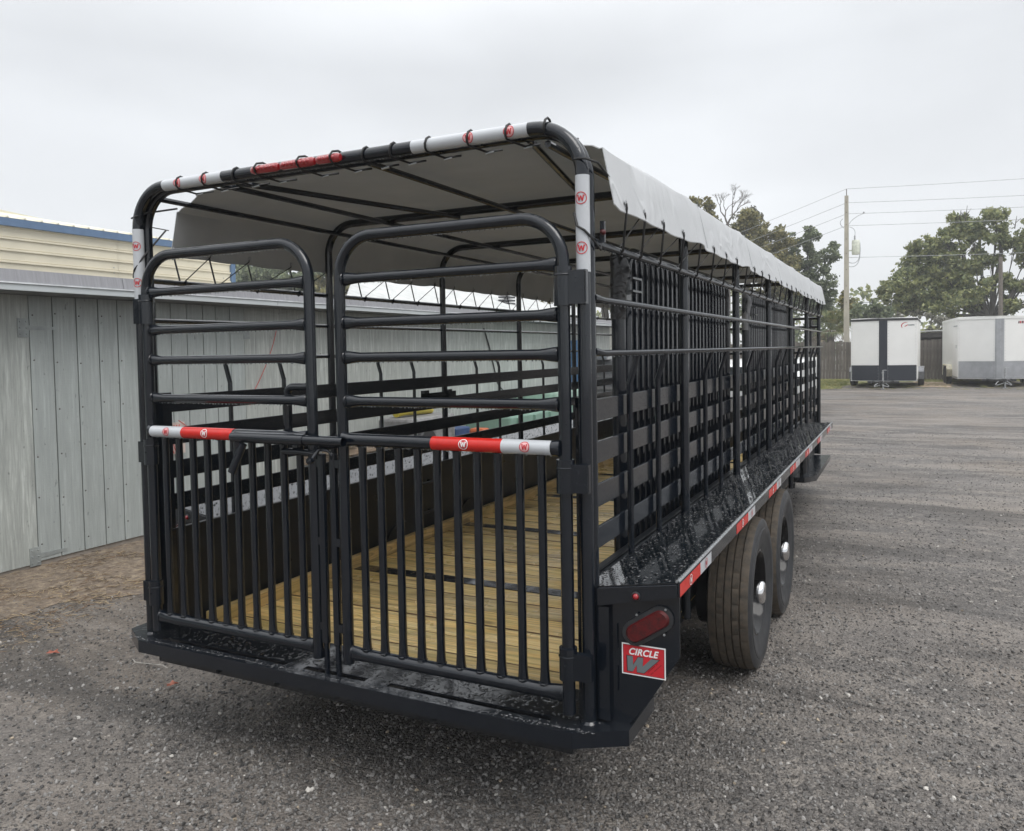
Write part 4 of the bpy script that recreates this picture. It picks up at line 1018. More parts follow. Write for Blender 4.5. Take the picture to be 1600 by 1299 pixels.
# things fixed to the shed wall
CB = simple('black_cable', (.02, .02, .02), .5)
def bez(p0, p1, p2, n=10): p0, p1, p2 = map(Vector, (p0, p1, p2)); return [p0*(1-t)**2+p1*2*t*(1-t)+p2*t*t for t in [k/n for k in range(n+1)]]
mb = MB(); mb.tube(bez((SX+.01, 9.15, 2.06), (SX+.02, 9.35, 1.75), (SX+.02, 9.55, 1.2))+bez((SX+.02, 9.55, 1.2), (SX+.05, 9.6, .95), (SX+.3, 10.1, .8))[1:], .012, 6)
tag(mb.obj('hanging_cable', CB, None, 40), 'thin dark cable hanging down the plywood wall of the shed', 'cable')
RC = simple('red_cord', (.55, .05, .04), .5)
mb = MB(); mb.tube(bez((SX+.02, 4.32, 2.0), (SX+.02, 4.25, 1.7), (SX+.02, 3.95, 1.30))+bez((SX+.02, 3.95, 1.30), (SX+.02, 3.9, 1.2), (SX+.02, 3.88, 1.15))[1:], .0035, 5)
mb.tube(bez((SX+.02, 2.95, 1.07), (SX+.03, 3.3, .80), (SX+.02, 3.55, .98)), .0035, 5)
tag(mb.obj('red_cord', RC, None, 40), 'thin red cord strung down the grooved shed siding', 'cord')
HB = thing('hose_hanger', 'pale board with loops of red cord on the shed wall behind the left gate post', 'hanger', (SX+.03, 2.8, .9))
mb = MB(); mb.box((SX+.002, 2.62, .75), (SX+.02, 3.02, 1.05)); mb.obj('board', simple('pinkish_board', (.5, .42, .38), .7), HB)
for k in range(4):
    mb = MB(); yc = 2.86+.03*k; mb.tube(bez((SX+.03, yc, 1.03), (SX+.05, yc-.06, .86), (SX+.03, yc+.02, .76)), .004, 5); mb.obj('cord_loop', RC, HB, 40)

# ------------------------------------------------------------------ beige metal building with a blue trim behind the shed
BG = thing('beige_metal_building', 'beige ribbed metal building with blue eave trim behind the shed', 'building', (-16, 2, 0))
BEI = simple('beige_metal', (.66, .61, .48), .45, 0, .06, 1.5); BLUE = simple('blue_trim', (.10, .165, .27), .45, 0, .1)
mb = MB(); X = -12.0; rib = []
z = 1.8
while z < 4.0:
    rib += [(X, z), (X, z+.128), (X+.030, z+.142), (X+.030, z+.168), (X-.012, z+.182)]; rib += [(X, z+.188)]
    z += .203
rib = [(a, min(b_, 4.02)) for a, b_ in rib]
for seg in ((-10, -4.0), (-4.0, 2.1), (2.1, 8.25), (8.25, 11.15)):
    m2 = MB(); vs_ = [(a, yy_, b_) for yy_ in (seg[0]+.004, seg[1]-.004) for a, b_ in rib]; k = len(rib)
    m2.add(vs_, [(i, i+1, k+i+1, k+i) for i in range(k-1)]); m2.obj('ribbed_panel', BEI, BG)
mb = MB(); mb.box((-21, -10, 0), (X-.03, 11.15, 4.0)); mb.obj('building_wall', BEI, BG)
mb = MB(); mb.prism([(X-.02, -10, 3.99), (X+.09, -10, 3.99), (X+.09, -10, 4.12), (X+.0, -10, 4.14)], (0, 21.2, 0)); mb.obj('eave_trim', BLUE, BG)
mb = MB(); mb.box((X-.06, 11.15, 0), (X+.05, 11.27, 4.0)); mb.obj('corner_trim', BLUE, BG)
mb = MB(); RF = simple('cream_metal_roof', (.66, .63, .50), .4, 0, .05, 2)
mb.add([(X+.05, -10, 4.135), (X+.05, 11.3, 4.135), (-16, 11.3, 4.80), (-16, 8.4, 5.0), (-16, -10, 5.2)], [(0, 1, 2, 3, 4)])
mb.add([(-16, -10, 5.2), (-16, 8.4, 5.0), (-16, 11.3, 4.80), (-21, 11.3, 4.0), (-21, -10, 4.0)], [(0, 1, 2, 3, 4)])
rf = mb.obj('metal_roof', RF, BG)
mb = MB(); y = -9.8
while y < 11.2:
    mb.prism([(X+.06, y, 4.136), (X+.06, y+.05, 4.136), (X+.06, y+.035, 4.165), (X+.06, y+.015, 4.165)], (-3.95, 0, .62)); y += .305
o = mb.obj('roof_ribs', RF, rf); o['kind'] = 'stuff'
mb = MB(); 
for y in (1.9, 8.1, 10.9):
    for k in range(16): mb.lathe([(.0001, .012), (.012, .010), (.014, .003)], (X+.002, y+.05, 1.95+k*.1), 'X', 6)
o = mb.obj('wall_screws', STEEL, BG); o['kind'] = 'stuff'

# ------------------------------------------------------------------ white ribbed roof building further along
WB = thing('white_roofed_building', 'low building with white ribbed metal roof beyond the shed', 'building', (-11, 18, 0))
WMT = simple('white_roof_metal', (.66, .67, .66), .4, 0, .1, 2)
mb = MB(); mb.add([(-6.9, 8.6, 2.52), (-6.9, 21.0, 2.52), (-10.6, 21.5, 3.75), (-15.2, 16.0, 4.15), (-10.5, 11.0, 3.05)], [(0, 1, 2, 3, 4)]); 
mb2 = MB(); mb2.box((-15, 9.5, 0), (-7.2, 20.5, 2.45)); 
mb3 = MB(); mb3.prism([(-6.9, 8.8, 2.50), (-6.9, 22.5, 2.50), (-11.5, 22.5, 3.95), (-11.5, 15.2, 3.95)], (0, 0, .04)); mb3.obj('metal_roof', WMT, WB)
mb2.obj('building_wall', simple('offwhite_wall', (.5, .5, .47), .7), WB)
mb = MB(); y = 8.9
while y < 22.4:
    ex = min(1.0, max(.02, (y-8.8)/6.4)); mb.prism([(-6.9, y, 2.541), (-6.9, y+.06, 2.541), (-6.9, y+.045, 2.60), (-6.9, y+.015, 2.60)], (-4.6*ex, 0, 1.45*ex)); y += .42
o = mb.obj('roof_ribs', WMT, WB); o['kind'] = 'stuff'
mb = MB()
for k in range(6): mb.box((-8.6, 18.0, 3.3-.09*k), (-8.3, 18.5, 3.35-.09*k))
o = mb.obj('roof_vent', simple('dark_vent', (.06, .06, .065), .6), WB)

# white building past the end of the shed with a door and panels
WG = thing('white_panelled_building', 'white panelled outbuilding past the far end of the shed', 'building', (-6, 24, 0))
WH = simple('dirty_white_panel', (.60, .60, .55), .6, 0, .12, 2)
mb = MB(); mb.box((-12, 20, 0), (-4.2, 27, 2.45)); mb.obj('building_wall', WH, WG)
for k in range(6):
    for j in range(4):
        mb = MB(); x = -8.3+k*.68; mb.box((x, 19.965, .12+j*.55), (x+.62, 20-.002, .62+j*.55)); mb.obj('door_panel', WH, WG, None, .012)
mb = MB(); mb.box((-12.3, 19.6, 2.45), (-4.0, 27.3, 2.56)); mb.obj('building_roof', WMT, WG)
mb = MB(); mb.box((-4.19, 20.6, .2), (-4.15, 22.6, 2.2)); mb.obj('blue_shutter', simple('blue_panel', (.05, .19, .42), .5), WG)

# ------------------------------------------------------------------ clutter between shed and trailer
def lath(prof, c, m, name, label, cat, axis='Z', n=24):
    mb = MB(); mb.lathe(prof, c, axis, n); return tag(mb.obj(name, m, None, 40), label, cat)
GT = thing('green_tank', 'pale green box tank with a ribbed lid behind the trailer side', 'tank', (-3.75, 9.9, 0))
GRN = simple('pale_green', (.19, .31, .25), .5, 0, .15, 2); 
mb = MB(); mb.box((-4.15, 8.2, .0), (-3.35, 11.7, .70)); mb.obj('tank_body', GRN, GT, None, .04)
mb = MB(); mb.box((-4.18, 9.9, .70), (-3.32, 11.75, .98)); mb.obj('tank_lid', simple('lighter_green', (.30, .43, .36), .5), GT, None, .05)
for k in range(6):
    mb = MB(); mb.box((-3.35, 8.4+k*.6, .08), (-3.31, 8.48+k*.6, .66)); mb.obj('tank_rib', GRN, GT)
MG = thing('engine_welder', 'dark grey machine with yellow top beside the green tank', 'machine', (-3.85, 6.9, 0))
GRY = simple('machine_grey', (.22, .22, .22), .6, .2, .4, 9); YEL = simple('faded_yellow', (.52, .42, .05), .5, 0, .15)
mb = MB(); mb.box((-4.15, 5.95, .35), (-3.6, 7.0, .84)); mb.obj('machine_body', GRY, MG, None, .04)
mb = MB(); mb.tube([(-3.9, 6.0, .90), (-3.9, 6.2, .935), (-3.9, 6.65, .92), (-3.9, 6.85, .88)], [.05, .075, .075, .04], 12); mb.obj('yellow_cover', YEL, MG, 40)
mb = MB(); mb.lathe([(.19, -.05), (.21, -.03), (.21, .03), (.19, .05), (.10, .05), (.10, -.05), (.19, -.05)], (-3.58, 6.2, .50), 'X', 20); mb.obj('machine_wheel', RUBBER, MG, 40)
TB = thing('tool_box', 'blue tool box with orange case on the ground by the shed', 'tool box', (-3.7, 7.5, 0))
mb = MB(); mb.box((-3.9, 7.0, .36), (-3.6, 7.4, .62)); mb.obj('box_body', simple('tool_blue', (.02, .05, .14), .5), TB, None, .02)
mb = MB(); mb.box((-3.85, 7.8, .36), (-3.6, 8.0, .54)); mb.obj('orange_case', simple('tool_orange', (.45, .11, .04), .5), TB, None, .03)
mb = MB(); mb.box((-3.95, 6.9, .0), (-3.55, 8.05, .36)); mb.obj('box_stand', GRY, TB, None, .02)
lath([(.0001, 1.12), (.27, 1.12), (.29, 1.08), (.28, .60), (.29, .56), (.28, .1), (.27, .0)], (-3.95, 12.6, .75), simple('barrel_blue', (.04, .12, .25), .45), 'blue_barrel', 'blue plastic barrel standing near the far end of the shed', 'barrel')
AC = thing('condenser_unit', 'grey cooling unit against the far end of the shed wall', 'machine', (-3.9, 14.4, 0))
mb = MB(); mb.box((-4.25, 13.7, .0), (-3.6, 15.1, 1.45)); mb.obj('unit_body', simple('unit_grey', (.13, .135, .14), .6), AC, None, .03)
for k in range(8):
    mb = MB(); mb.box((-4.2, 13.68, .3+k*.13), (-3.65, 13.70, .36+k*.13)); mb.obj('louvre', GRY, AC)
mb = MB(); mb.box((-4.25, 13.5, 1.45), (-3.7, 13.9, 1.62)); mb.obj('unit_cap', STEEL, AC, None, .02)
# a pallet stack
PA = thing('pallet_stack', 'stack of old wooden pallets beside the shed wall', 'pallets', (-3.85, 5.1, 0))
PW = wood('old_pallet_wood', (.30, .23, .17), (.38, .31, .24), (.20, .15, .11), along='Y')
for lv in range(5):
    z = .02+lv*.135
    for k in range(3):
        mb = MB(); mb.box((-4.2+k*.30, 4.55, z), (-4.12+k*.30, 5.6, z+.085)); mb.obj('pallet_runner', PW, PA)
    for k in range(6):
        mb = MB(); mb.box((-4.22, 4.56+k*.185, z+.086), (-3.5, 4.66+k*.185, z+.106)); mb.obj('pallet_board', PW, PA)

# ------------------------------------------------------------------ fence
FN = thing('wooden_fence', 'weathered grey-brown vertical board fence behind the parked trailers', 'fence', (-1, 39, 0))
FW, nt, b = mat('weathered_fence_board', (.12, .105, .095), .85); vec = coords(nt, 'Object', (5, 1, .5)); oi = N(nt, 'ShaderNodeObjectInfo')
c = rampn(nt, noise(nt, vec, 2.5, 5, .7), [(.3, (.075, .065, .058)), (.5, (.135, .117, .104)), (.72, (.25, .235, .21))])
c = mixc(nt, maprange(nt, oi.outputs['Random'], 0, 1, 0, .55), c, (.075, .066, .06)); nt.links.new(c, b.inputs['Base Color']); nt.links.new(bump(nt, noise(nt, vec, 9, 4), .5, .01), b.inputs['Normal'])
bm_ = [MB().box((0, 0, .0), (.135, .02, 1.80+.03*k)) for k in range(3)]
bmm = [q.mesh('fence_board', FW) for q in bm_]
x = -16.0; rf_ = random.Random(4)
while x < 24:
    o = place(rf_.choice(bmm), 'fence_board', (x, 39+rf_.uniform(-.015, .015), rf_.uniform(.0, .05)), FN, (0, rf_.uniform(-.008, .008), 0)); x += .148 if x < -8 or x > 12 else .146
mb = MB(); mb.box((-16, 39.04, .4), (24, 39.09, .5)); mb.box((-16, 39.04, 1.4), (24, 39.09, 1.5)); mb.obj('fence_rail', FW, FN)

SHD = thing('lean_to_roof', 'small dark open shed roof showing above the fence between the trailers', 'shed', (2.9, 41, 0))
mb = MB(); mb.prism([(2.1, 40, 2.24), (4.2, 40, 2.30), (4.2, 40, 2.34), (2.1, 40, 2.28)], (0, 2.5, 0)); mb.obj('roof_sheet', WMT, SHD)
mb = MB(); mb.box((2.1, 40.05, 1.98), (4.2, 40.1, 2.2)); mb.box((2.1, 42, 0), (4.2, 42.1, 2.2)); mb.obj('back_wall', simple('dark_boards', (.05, .045, .042), .9), SHD)
mb = MB(); 
for x in (2.2, 4.05): mb.box((x, 40.05, 0), (x+.1, 40.15, 2.0))
mb.obj('shed_post', FW, SHD)

# ------------------------------------------------------------------ enclosed trailers
def enclosed(name, label, loc, rz, w, length, h0, h1, vee, dark, fender_m, logo):
    t = thing(name, label, 'trailer', loc, 'enclosed trailers parked at the fence', rz)
    Wt = simple(name+'_white', (.78, .78, .76), .4, 0, .04, 1.2); 
    Dk = simple(name+'_low', (.012, .016, .026), .45, 0, .1) if dark else simple(name+'_tread_plate', (.40, .41, .43), .38, .7, .15, 3)
    TR = simple(name+'_edge', (.02, .02, .022), .4) if dark else Wt
    hw = w/2
    def o(mb, n, m, bevel=0, parent=t, sm=None):
        me_ = mb.obj(n, m, parent, sm, bevel, None, True); return me_
    # body with a shallow nose; local y grows backwards
    nose = [(-hw, vee), (-hw*.08, 0), (hw*.08, 0), (hw, vee)]
    mb = MB(); mb.prism([(-hw, vee, h0), (-.11, 0, h0), (.11, 0, h0), (hw, vee, h0), (hw, length, h0), (-hw, length, h0)], (0, 0, h1-h0-.02)); o(mb, 'trailer_body', Wt)
    # front skins: two white sheets and a dark/metal centre and lower band, standing slightly proud
    def sheet(x0, x1, z0, z1, m, n, lift=.012):
        def yy(x): return vee*max(0, (abs(x)-.11))/(hw-.11)
        mb = MB(); mb.prism([(x0, yy(x0)-lift, z0), (x1, yy(x1)-lift, z0), (x1, yy(x1)-lift, z1), (x0, yy(x0)-lift, z1)], (0, lift-.001, 0)); return o(mb, n, m)
    cx = .15
    zb = h0+(.62 if dark else .68)
    rise = .05
    for s_ in (-1, 1):
        a, b_ = sorted((s_*cx, s_*(hw-.02)))
        sheet(a, b_, zb, h1-.10, Wt, 'front_sheet', .010)
        sheet(a, b_, h0+.02, zb-.012, Dk, 'lower_panel', .014)
    mb = MB(); mb.prism([(-cx+.004, .0, h0+.02), (-.1, -.022, h0+.02), (.1, -.022, h0+.02), (cx-.004, .0, h0+.02)], (0, 0, h1-h0-.1)); o(mb, 'centre_strip', Dk)
    if not dark:
        mb = MB(); mb.prism([(.02, -.024, h0+.3), (cx-.004, -.002, h0+.3), (cx-.004, -.002, h1-.1), (.02, -.024, h1-.1)], (0, .002, 0)); o(mb, 'centre_strip', STEEL)
    # roof edge, slightly crowned
    mb = MB(); mb.prism([(-hw-.015, vee-.03, h1-.09), (-.11, -.03, h1-.09), (.11, -.03, h1-.09), (hw+.015, vee-.03, h1-.09), (hw+.015, length, h1-.09), (-hw-.015, length, h1-.09)], (0, 0, .075)); o(mb, 'roof_edge', TR if dark else Wt)
    mb = MB(); mb.prism([(-hw, vee, h1-.014), (-.11, 0, h1+.02), (.11, 0, h1+.02), (hw, vee, h1-.014), (hw, vee, h1-.02), (-hw, vee, h1-.02)], (0, .01, 0))
    mb.prism([(-hw, vee, h1-.015), (0, .02, h1-.015), (hw, vee, h1-.015), (hw, length, h1-.015), (-hw, length, h1-.015)], (0, 0, .035)); o(mb, 'roof_sheet', Wt)
    mb = MB()
    for s_ in (-1, 1):
        for x in (cx+.03, hw-.05):
            z = h0+.06
            while z < h1-.12:
                yv = vee*max(0, (x-.11))/(hw-.11)-.013; mb.box((s_*x-.008, yv-.006, z), (s_*x+.008, yv, z+.016)); z += .11
    rv_ = o(mb, 'rivet_rows', STEEL); rv_['kind'] = 'stuff'
    mb = MB(); mb.box((-hw-.004, vee+.0, h0-.02), (-hw+.03, length, h0+.06)); mb.box((hw-.03, vee, h0-.02), (hw+.004, length, h0+.06)); o(mb, 'side_rail', TR if dark else STEEL)
    # fenders and wheels
    fy = length*.52
    for s_ in (-1, 1):
        mb = MB(); prof = [(fy-.85, h0+.02), (fy-.85, h0+.30), (fy-.70, h0+.50), (fy+.70, h0+.50), (fy+.85, h0+.30), (fy+.85, h0+.02)]
        inner = [(fy+.80, h0+.02), (fy+.80, h0+.28), (fy+.68, h0+.45), (fy-.68, h0+.45), (fy-.80, h0+.28), (fy-.80, h0+.02)]
        x0 = s_*hw
        K = prof+inner
        mb.prism([(x0, a, b_) for a, b_ in prof+inner], (s_*.20, 0, 0)); mb.box((min(x0, x0+s_*.20), fy-.85, h0+.02), (max(x0, x0+s_*.2), fy-.845, h0+.32))
        o(mb, 'fender', fender_m, .02)
        for dy in (-.40, .40):
            mb = MB(); mb.lathe([(.001, -.08), (.2, -.08), (.33, -.10), (.36, -.08), (.365, .0), (.36, .08), (.33, .10), (.2, .08), (.001, .08)], (s_*(hw+.09), fy+dy, .365), 'X', 24)
            wv_ = o(mb, 'wheel', RUBBER, 0, t, 35)
            mb = MB(); mb.lathe([(.001, .085), (.10, .09), (.19, .092), (.2, .07)], (s_*(hw+.09), fy+dy, .365), 'X', 18); q = mb.obj('wheel_rim', STEEL, None, 35); q.parent = wv_
    # tongue, coupler, jack, safety chains
    mb = MB(); mb.tube([(-.45, .3, h0-.03), (0, -1.05, h0-.03)], .045, 6); mb.tube([(.45, .3, h0-.03), (0, -1.05, h0-.03)], .045, 6); mb.box((-.06, -1.25, h0-.03), (.06, -.95, h0+.05))
    mb.box((-.55, .0, h0-.08), (.55, .1, h0+.0)); o(mb, 'tongue_frame', simple(name+'_frame', (.02, .02, .02), .5))
    mb = MB(); mb.tube([(.05, -.9, .02), (.05, -.9, h0+.45)], .03, 8); mb.tube([(.05, -.9, h0+.45), (.18, -.9, h0+.45)], .012, 6); mb.lathe([(.0001, 0), (.09, 0), (.09, .02), (.0001, .02)], (.05, -.9, 0), 'Z', 12); o(mb, 'jack', STEEL, 0, t, 40)
    for s_ in (-1, 1):
        mb = MB(); P_ = bez((s_*.12, -.75, h0-.04), (s_*.42, -.95, .02), (s_*.03, -1.15, h0-.1), 12); mb.tube(P_, .014, 6); o(mb, 'safety_chain', STEEL, 0, t, 60)
    mb = MB(); mb.box((-.05, -.03, zb-.32), (.04, -.02, zb-.27)); o(mb, 'coupler_hook', STEEL)
    if logo == 1:
        mb = MB(); y_ = -.013
        def yy(x): return vee*max(0, (abs(x)-.11))/(hw-.11)-.013
        arc = [(.62+.17*math.cos(a), h1-.30+.13*math.sin(a)) for a in [math.radians(d) for d in range(80, 215, 12)]]
        for (a, b_), (c_, d_) in zip(arc, arc[1:]):
            mb.add([(a+.16, yy(a+.16), b_), (c_+.16, yy(c_+.16), d_), (c_+.19, yy(c_+.19), d_-.012), (a+.19, yy(a+.19), b_-.012)], [(0, 1, 2, 3)], 0)
        mb.add([(.72, yy(.72), h1-.33), (.84, yy(.84), h1-.25), (.84, yy(.84), h1-.28), (.75, yy(.75), h1-.34)], [(0, 1, 2, 3)], 0)
        for k in range(5): mb.add([(.86+k*.042, yy(.86+k*.042), h1-.30), (.893+k*.042, yy(.893+k*.042), h1-.30), (.893+k*.042, yy(.893+k*.042), h1-.255), (.86+k*.042, yy(.86+k*.042), h1-.255)], [(0, 1, 2, 3)], 1)
        o(mb, 'maker_logo', [INKR, INKG])
    if logo == 2:
        mb = MB()
        def yy(x): return vee*max(0, (abs(x)-.11))/(hw-.11)-.013
        for k in range(7): mb.add([(.62+k*.06, yy(.62+k*.06), h1-.28), (.665+k*.06, yy(.665+k*.06), h1-.28), (.675+k*.06, yy(.675+k*.06), h1-.19), (.63+k*.06, yy(.63+k*.06), h1-.19)], [(0, 1, 2, 3)], 1 if k % 2 else 0)
        o(mb, 'maker_logo', [INKD, INKR])
        # side door on the left flank with a vent window
        mb = MB(); mb.box((-hw-.012, vee+.25, h0+.08), (-hw, vee+1.15, h1-.35)); dr = o(mb, 'side_door', Wt, .01)
        mb = MB(); mb.box((-hw-.03, vee+.35, (h0+h1)/2), (-hw-.012, vee+.42, (h0+h1)/2+.12)); q = mb.obj('door_handle', STEEL); q.parent = dr
        mb = MB(); mb.box((-hw-.03, vee+.2, h1-.33), (-hw, vee+1.2, h1-.29)); o(mb, 'drip_rail', STEEL)
    return t
enclosed('black_and_white_enclosed_trailer', 'white enclosed trailer with black lower front and black centre strip', (1.14, 31.2, 0), math.radians(-2), 2.32, 4.9, .27, 2.68, .22, True, simple('grey_fender', (.22, .225, .24), .4, .2), 1)
enclosed('silver_fronted_enclosed_trailer', 'all white enclosed trailer with silver metal front at the right edge', (5.06, 32.3, 0), math.radians(3.2), 2.62, 6.4, .31, 2.66, .55, False, simple('cream_fender', (.70, .66, .52), .5), 2)

# white van glimpsed through the slats ahead of the livestock trailer
VN = thing('white_utility_van', 'white low vehicle seen only through the slats at the front of the livestock trailer', 'van', (-1.2, 18.5, 0))
WV = simple('van_white', (.78, .79, .79), .3, 0, .03, 1, coat=.5)
mb = MB(); mb.prism([(-2.15, 17.2, .42), (-2.15, 17.05, .9), (-2.15, 17.25, 1.25), (-2.15, 18.0, 1.33), (-2.15, 18.3, 1.36), (-2.15, 21.4, 1.36), (-2.15, 21.6, .9), (-2.15, 21.5, .42)], (1.9, 0, 0)); mb.obj('van_body', WV, VN, None, .05)
mb = MB(); mb.box((-2.0, 17.02, .95), (-.4, 17.06, 1.2)); mb.obj('rear_window', simple('tinted_glass', (.02, .025, .03), .08), VN)
for x in (-2.1, -.45):
    for y in (17.9, 20.7):
        mb = MB(); mb.lathe([(.001, -.1), (.2, -.1), (.33, -.08), (.33, .08), (.2, .1), (.001, .1)], (x+.1, y, .33), 'X', 20); mb.obj('wheel', RUBBER, VN, 35)
for x in (-2.05, -.5):
    mb = MB(); mb.box((x, 17.0, .7), (x+.15, 17.04, .9)); mb.obj('tail_light', LENSD, VN)

HZ = bpy.data.materials.new('thin_haze'); HZ.use_nodes = True; HZ.node_tree.nodes.clear()
ho = HZ.node_tree.nodes.new('ShaderNodeOutputMaterial'); hv = HZ.node_tree.nodes.new('ShaderNodeVolumePrincipled'); hv.inputs['Color'].default_value = (.96, .98, 1, 1); hv.inputs['Density'].default_value = .0017
HZ.node_tree.links.new(hv.outputs[0], ho.inputs['Volume'])
mb = MB(); mb.box((-70, -42, -1), (70, 90, 22)); tag(mb.obj('haze', HZ), 'thin damp haze over the yard', None, None, 'stuff')

# ------------------------------------------------------------------ utility pole and wires
PO = thing('utility_pole', 'tall square concrete utility pole with a transformer behind the fence', 'utility pole', (-.735, 40.3, 0))
CON = simple('weathered_concrete', (.40, .37, .31), .85, 0, .18, 4, .3, 30, (1, 1, .3))
mb = MB(); mb.add([(-.875, 40.15, 0), (-.595, 40.15, 0), (-.595, 40.45, 0), (-.875, 40.45, 0), (-.82, 40.2, 9.02), (-.65, 40.2, 9.02), (-.65, 40.4, 9.02), (-.82, 40.4, 9.02)], [(0, 3, 2, 1), (4, 5, 6, 7), (0, 1, 5, 4), (1, 2, 6, 5), (2, 3, 7, 6), (3, 0, 4, 7)]); pm = mb.obj('pole', CON, PO)
mb = MB(); 
for z in (8.7, 8.2, 7.6, 6.9, 6.2, 5.4, 4.6, 3.8): mb.lathe([(.02, 0), (.02, -.01), (.0001, -.012)], (-.735, 40.19-.0055*(9-z), z), 'Y', 8)
mb.tube([(-.735, 40.3, 9.0), (-.735, 40.3, 9.36)], .02, 6)
mb.obj('pole_bolts', simple('rusty_bolt', (.08, .06, .05), .7), PO)
TF = thing('pole_transformer', 'pale cylindrical transformer hanging on the utility pole', 'transformer', (-.30, 40.25, 6.2))
mb = MB(); mb.lathe([(.001, 6.12), (.17, 6.12), (.185, 6.16), (.185, 6.75), (.16, 6.82), (.001, 6.84)], (-.31, 40.28, 0), 'Z', 16); mb.box((-.62, 40.25, 6.3), (-.45, 40.32, 6.36)); mb.obj('transformer_tank', simple('pale_green_grey', (.60, .62, .53), .5), TF, 40)
mb = MB(); mb.lathe([(.03, 6.84), (.045, 6.9), (.03, 6.95), (.045, 7.0), (.02, 7.06)], (-.36, 40.28, 0), 'Z', 10); mb.tube(bez((-.36, 40.28, 7.05), (-.28, 40.28, 7.4), (-.62, 40.3, 7.5)), .012, 5); mb.tube(bez((-.13, 40.28, 6.7), (-.02, 40.28, 5.5), (-.62, 40.28, 5.75), 14), .014, 5); mb.tube(bez((-.13, 40.3, 6.5), (-.05, 40.3, 5.4), (-.62, 40.3, 5.55), 14), .014, 5); mb.obj('bushing_and_leads', simple('insulator_grey', (.3, .31, .32), .4), TF, 40)
WIRE = simple('wire_grey', (.36, .37, .38), .6)
def wire(a, b, sag, r, label):
    mb = MB(); a, b = Vector(a), Vector(b); n = 14
    mb.tube([a.lerp(b, k/n)-Vector((0, 0, 4*sag*(k/n)*(1-k/n))) for k in range(n+1)], r, 4)
    tag(mb.obj('power_line', WIRE, None, 60), label, 'power line', 'power lines meeting at the utility pole')
hts = [(9.36, 'topmost'), (8.68, 'second highest'), (8.14, 'third highest'), (7.56, 'fourth highest'), (6.0, 'fifth highest')]
for z, w_ in hts:
    dz = {9.36: -.2, 8.68: .03, 8.14: .03, 7.56: .1, 6.0: -.1}[z]
    wire((-.735, 40.28, z), (34, 40.28+8, z+1.0 if z == 9.36 else z+.55), .35, .010, w_+' wire running right from the utility pole')
    if z > 7: wire((-.735, 40.28, z), (-34, 52, z-6.8+(9.36-z)*.0), .6, .010, w_+' wire running left from the utility pole towards the trees')
for z in (4.95, 4.72, 4.45): wire((-34, 55, z-.6), (34, 50, z+1.0), .8, .022 if z == 4.95 else .014, {4.95: 'thick low cable', 4.72: 'middle low cable', 4.45: 'lowest thin cable'}[z]+' passing behind the utility pole')
mb = MB(); mb.tube(bez((-.62, 40.3, 7.62), (-.45, 40.3, 7.95), (.05, 40.2, 8.08)), .014, 5); mb.lathe([(.03, -.04), (.045, 0), (.03, .04)], (.05, 40.2, 8.12), 'Z', 8); mb.tube(bez((-.9, 40.2, 7.9), (-1.15, 40.2, 7.7), (-.85, 40.2, 7.45)), .016, 5)
mb.obj('bracket_and_insulator', simple('insulator_grey2', (.35, .36, .37), .4), PO, 40)
mb = MB(); mb.tube([(6.42, 47, 0), (6.38, 47, 6.2)], [.13, .09], 8)
tag(mb.obj('wooden_pole', simple('old_pole_wood', (.16, .14, .12), .85), None, 40), 'slim weathered pole standing in front of the big oak', 'pole')

# ------------------------------------------------------------------ vegetation
def leaf_mat(name, cols, spread=1.0):
    m, nt, b = mat(name, cols[0], .55, 0, .3); L = nt.links
    ge = N(nt, 'ShaderNodeNewGeometry'); vec = coords(nt)
    n_ = noise(nt, vec, .9, 3)
    f = math_(nt, 'ADD', math_(nt, 'MULTIPLY', ge.outputs['Random Per Island'], .55), math_(nt, 'MULTIPLY', n_, .55))
    c = rampn(nt, f, [(.18, cols[0]), (.45, cols[1]), (.72, cols[2])])
    L.new(c, b.inputs['Base Color'])
    tl = N(nt, 'ShaderNodeBsdfTranslucent'); L.new(c, tl.inputs[0]); ms = N(nt, 'ShaderNodeMixShader'); ms.inputs[0].default_value = .28
    L.new(b.outputs[0], ms.inputs[1]); L.new(tl.outputs[0], ms.inputs[2]); L.new(ms.outputs[0], nt.nodes['Material Output'].inputs['Surface'])
    return m
def leaves_mesh(name, C_, R_, per, size, m, seed, thin=1.0, flat=.75):
    """C_ clump centres (n,3); R_ clump radii; per leaves each"""
    r = np.random.RandomState(seed); n = len(C_); tot = n*per
    c = np.repeat(C_, per, 0); rad = np.repeat(R_, per)
    d = r.randn(tot, 3); d /= np.linalg.norm(d, axis=1)[:, None]; q = r.rand(tot)**.45
    p = c+d*(rad*q)[:, None]*np.array([1, 1, flat])
    a = r.randn(tot, 3); a /= np.linalg.norm(a, axis=1)[:, None]; b = np.cross(a, r.randn(tot, 3)); b /= np.linalg.norm(b, axis=1)[:, None]
    s = size*(.6+.8*r.rand(tot)); a *= s[:, None]; b *= (s*.55)[:, None]
    v = np.stack([p-a, p-b*thin, p+a, p+b*thin], 1).reshape(-1, 3).astype(np.float32)
    me = bpy.data.meshes.new(name); me.vertices.add(len(v)); me.vertices.foreach_set('co', v.ravel())
    me.loops.add(tot*4); me.loops.foreach_set('vertex_index', np.arange(tot*4, dtype=np.int32))
    me.polygons.add(tot); me.polygons.foreach_set('loop_start', np.arange(0, tot*4, 4, dtype=np.int32))
    try: me.polygons.foreach_set('loop_total', np.full(tot, 4, dtype=np.int32))
    except Exception: pass
    me.materials.append(m); me.update(calc_edges=True); return me
BARK = simple('grey_bark', (.085, .078, .070), .9, 0, .4, 6, .6, 20, (1, 1, .25))
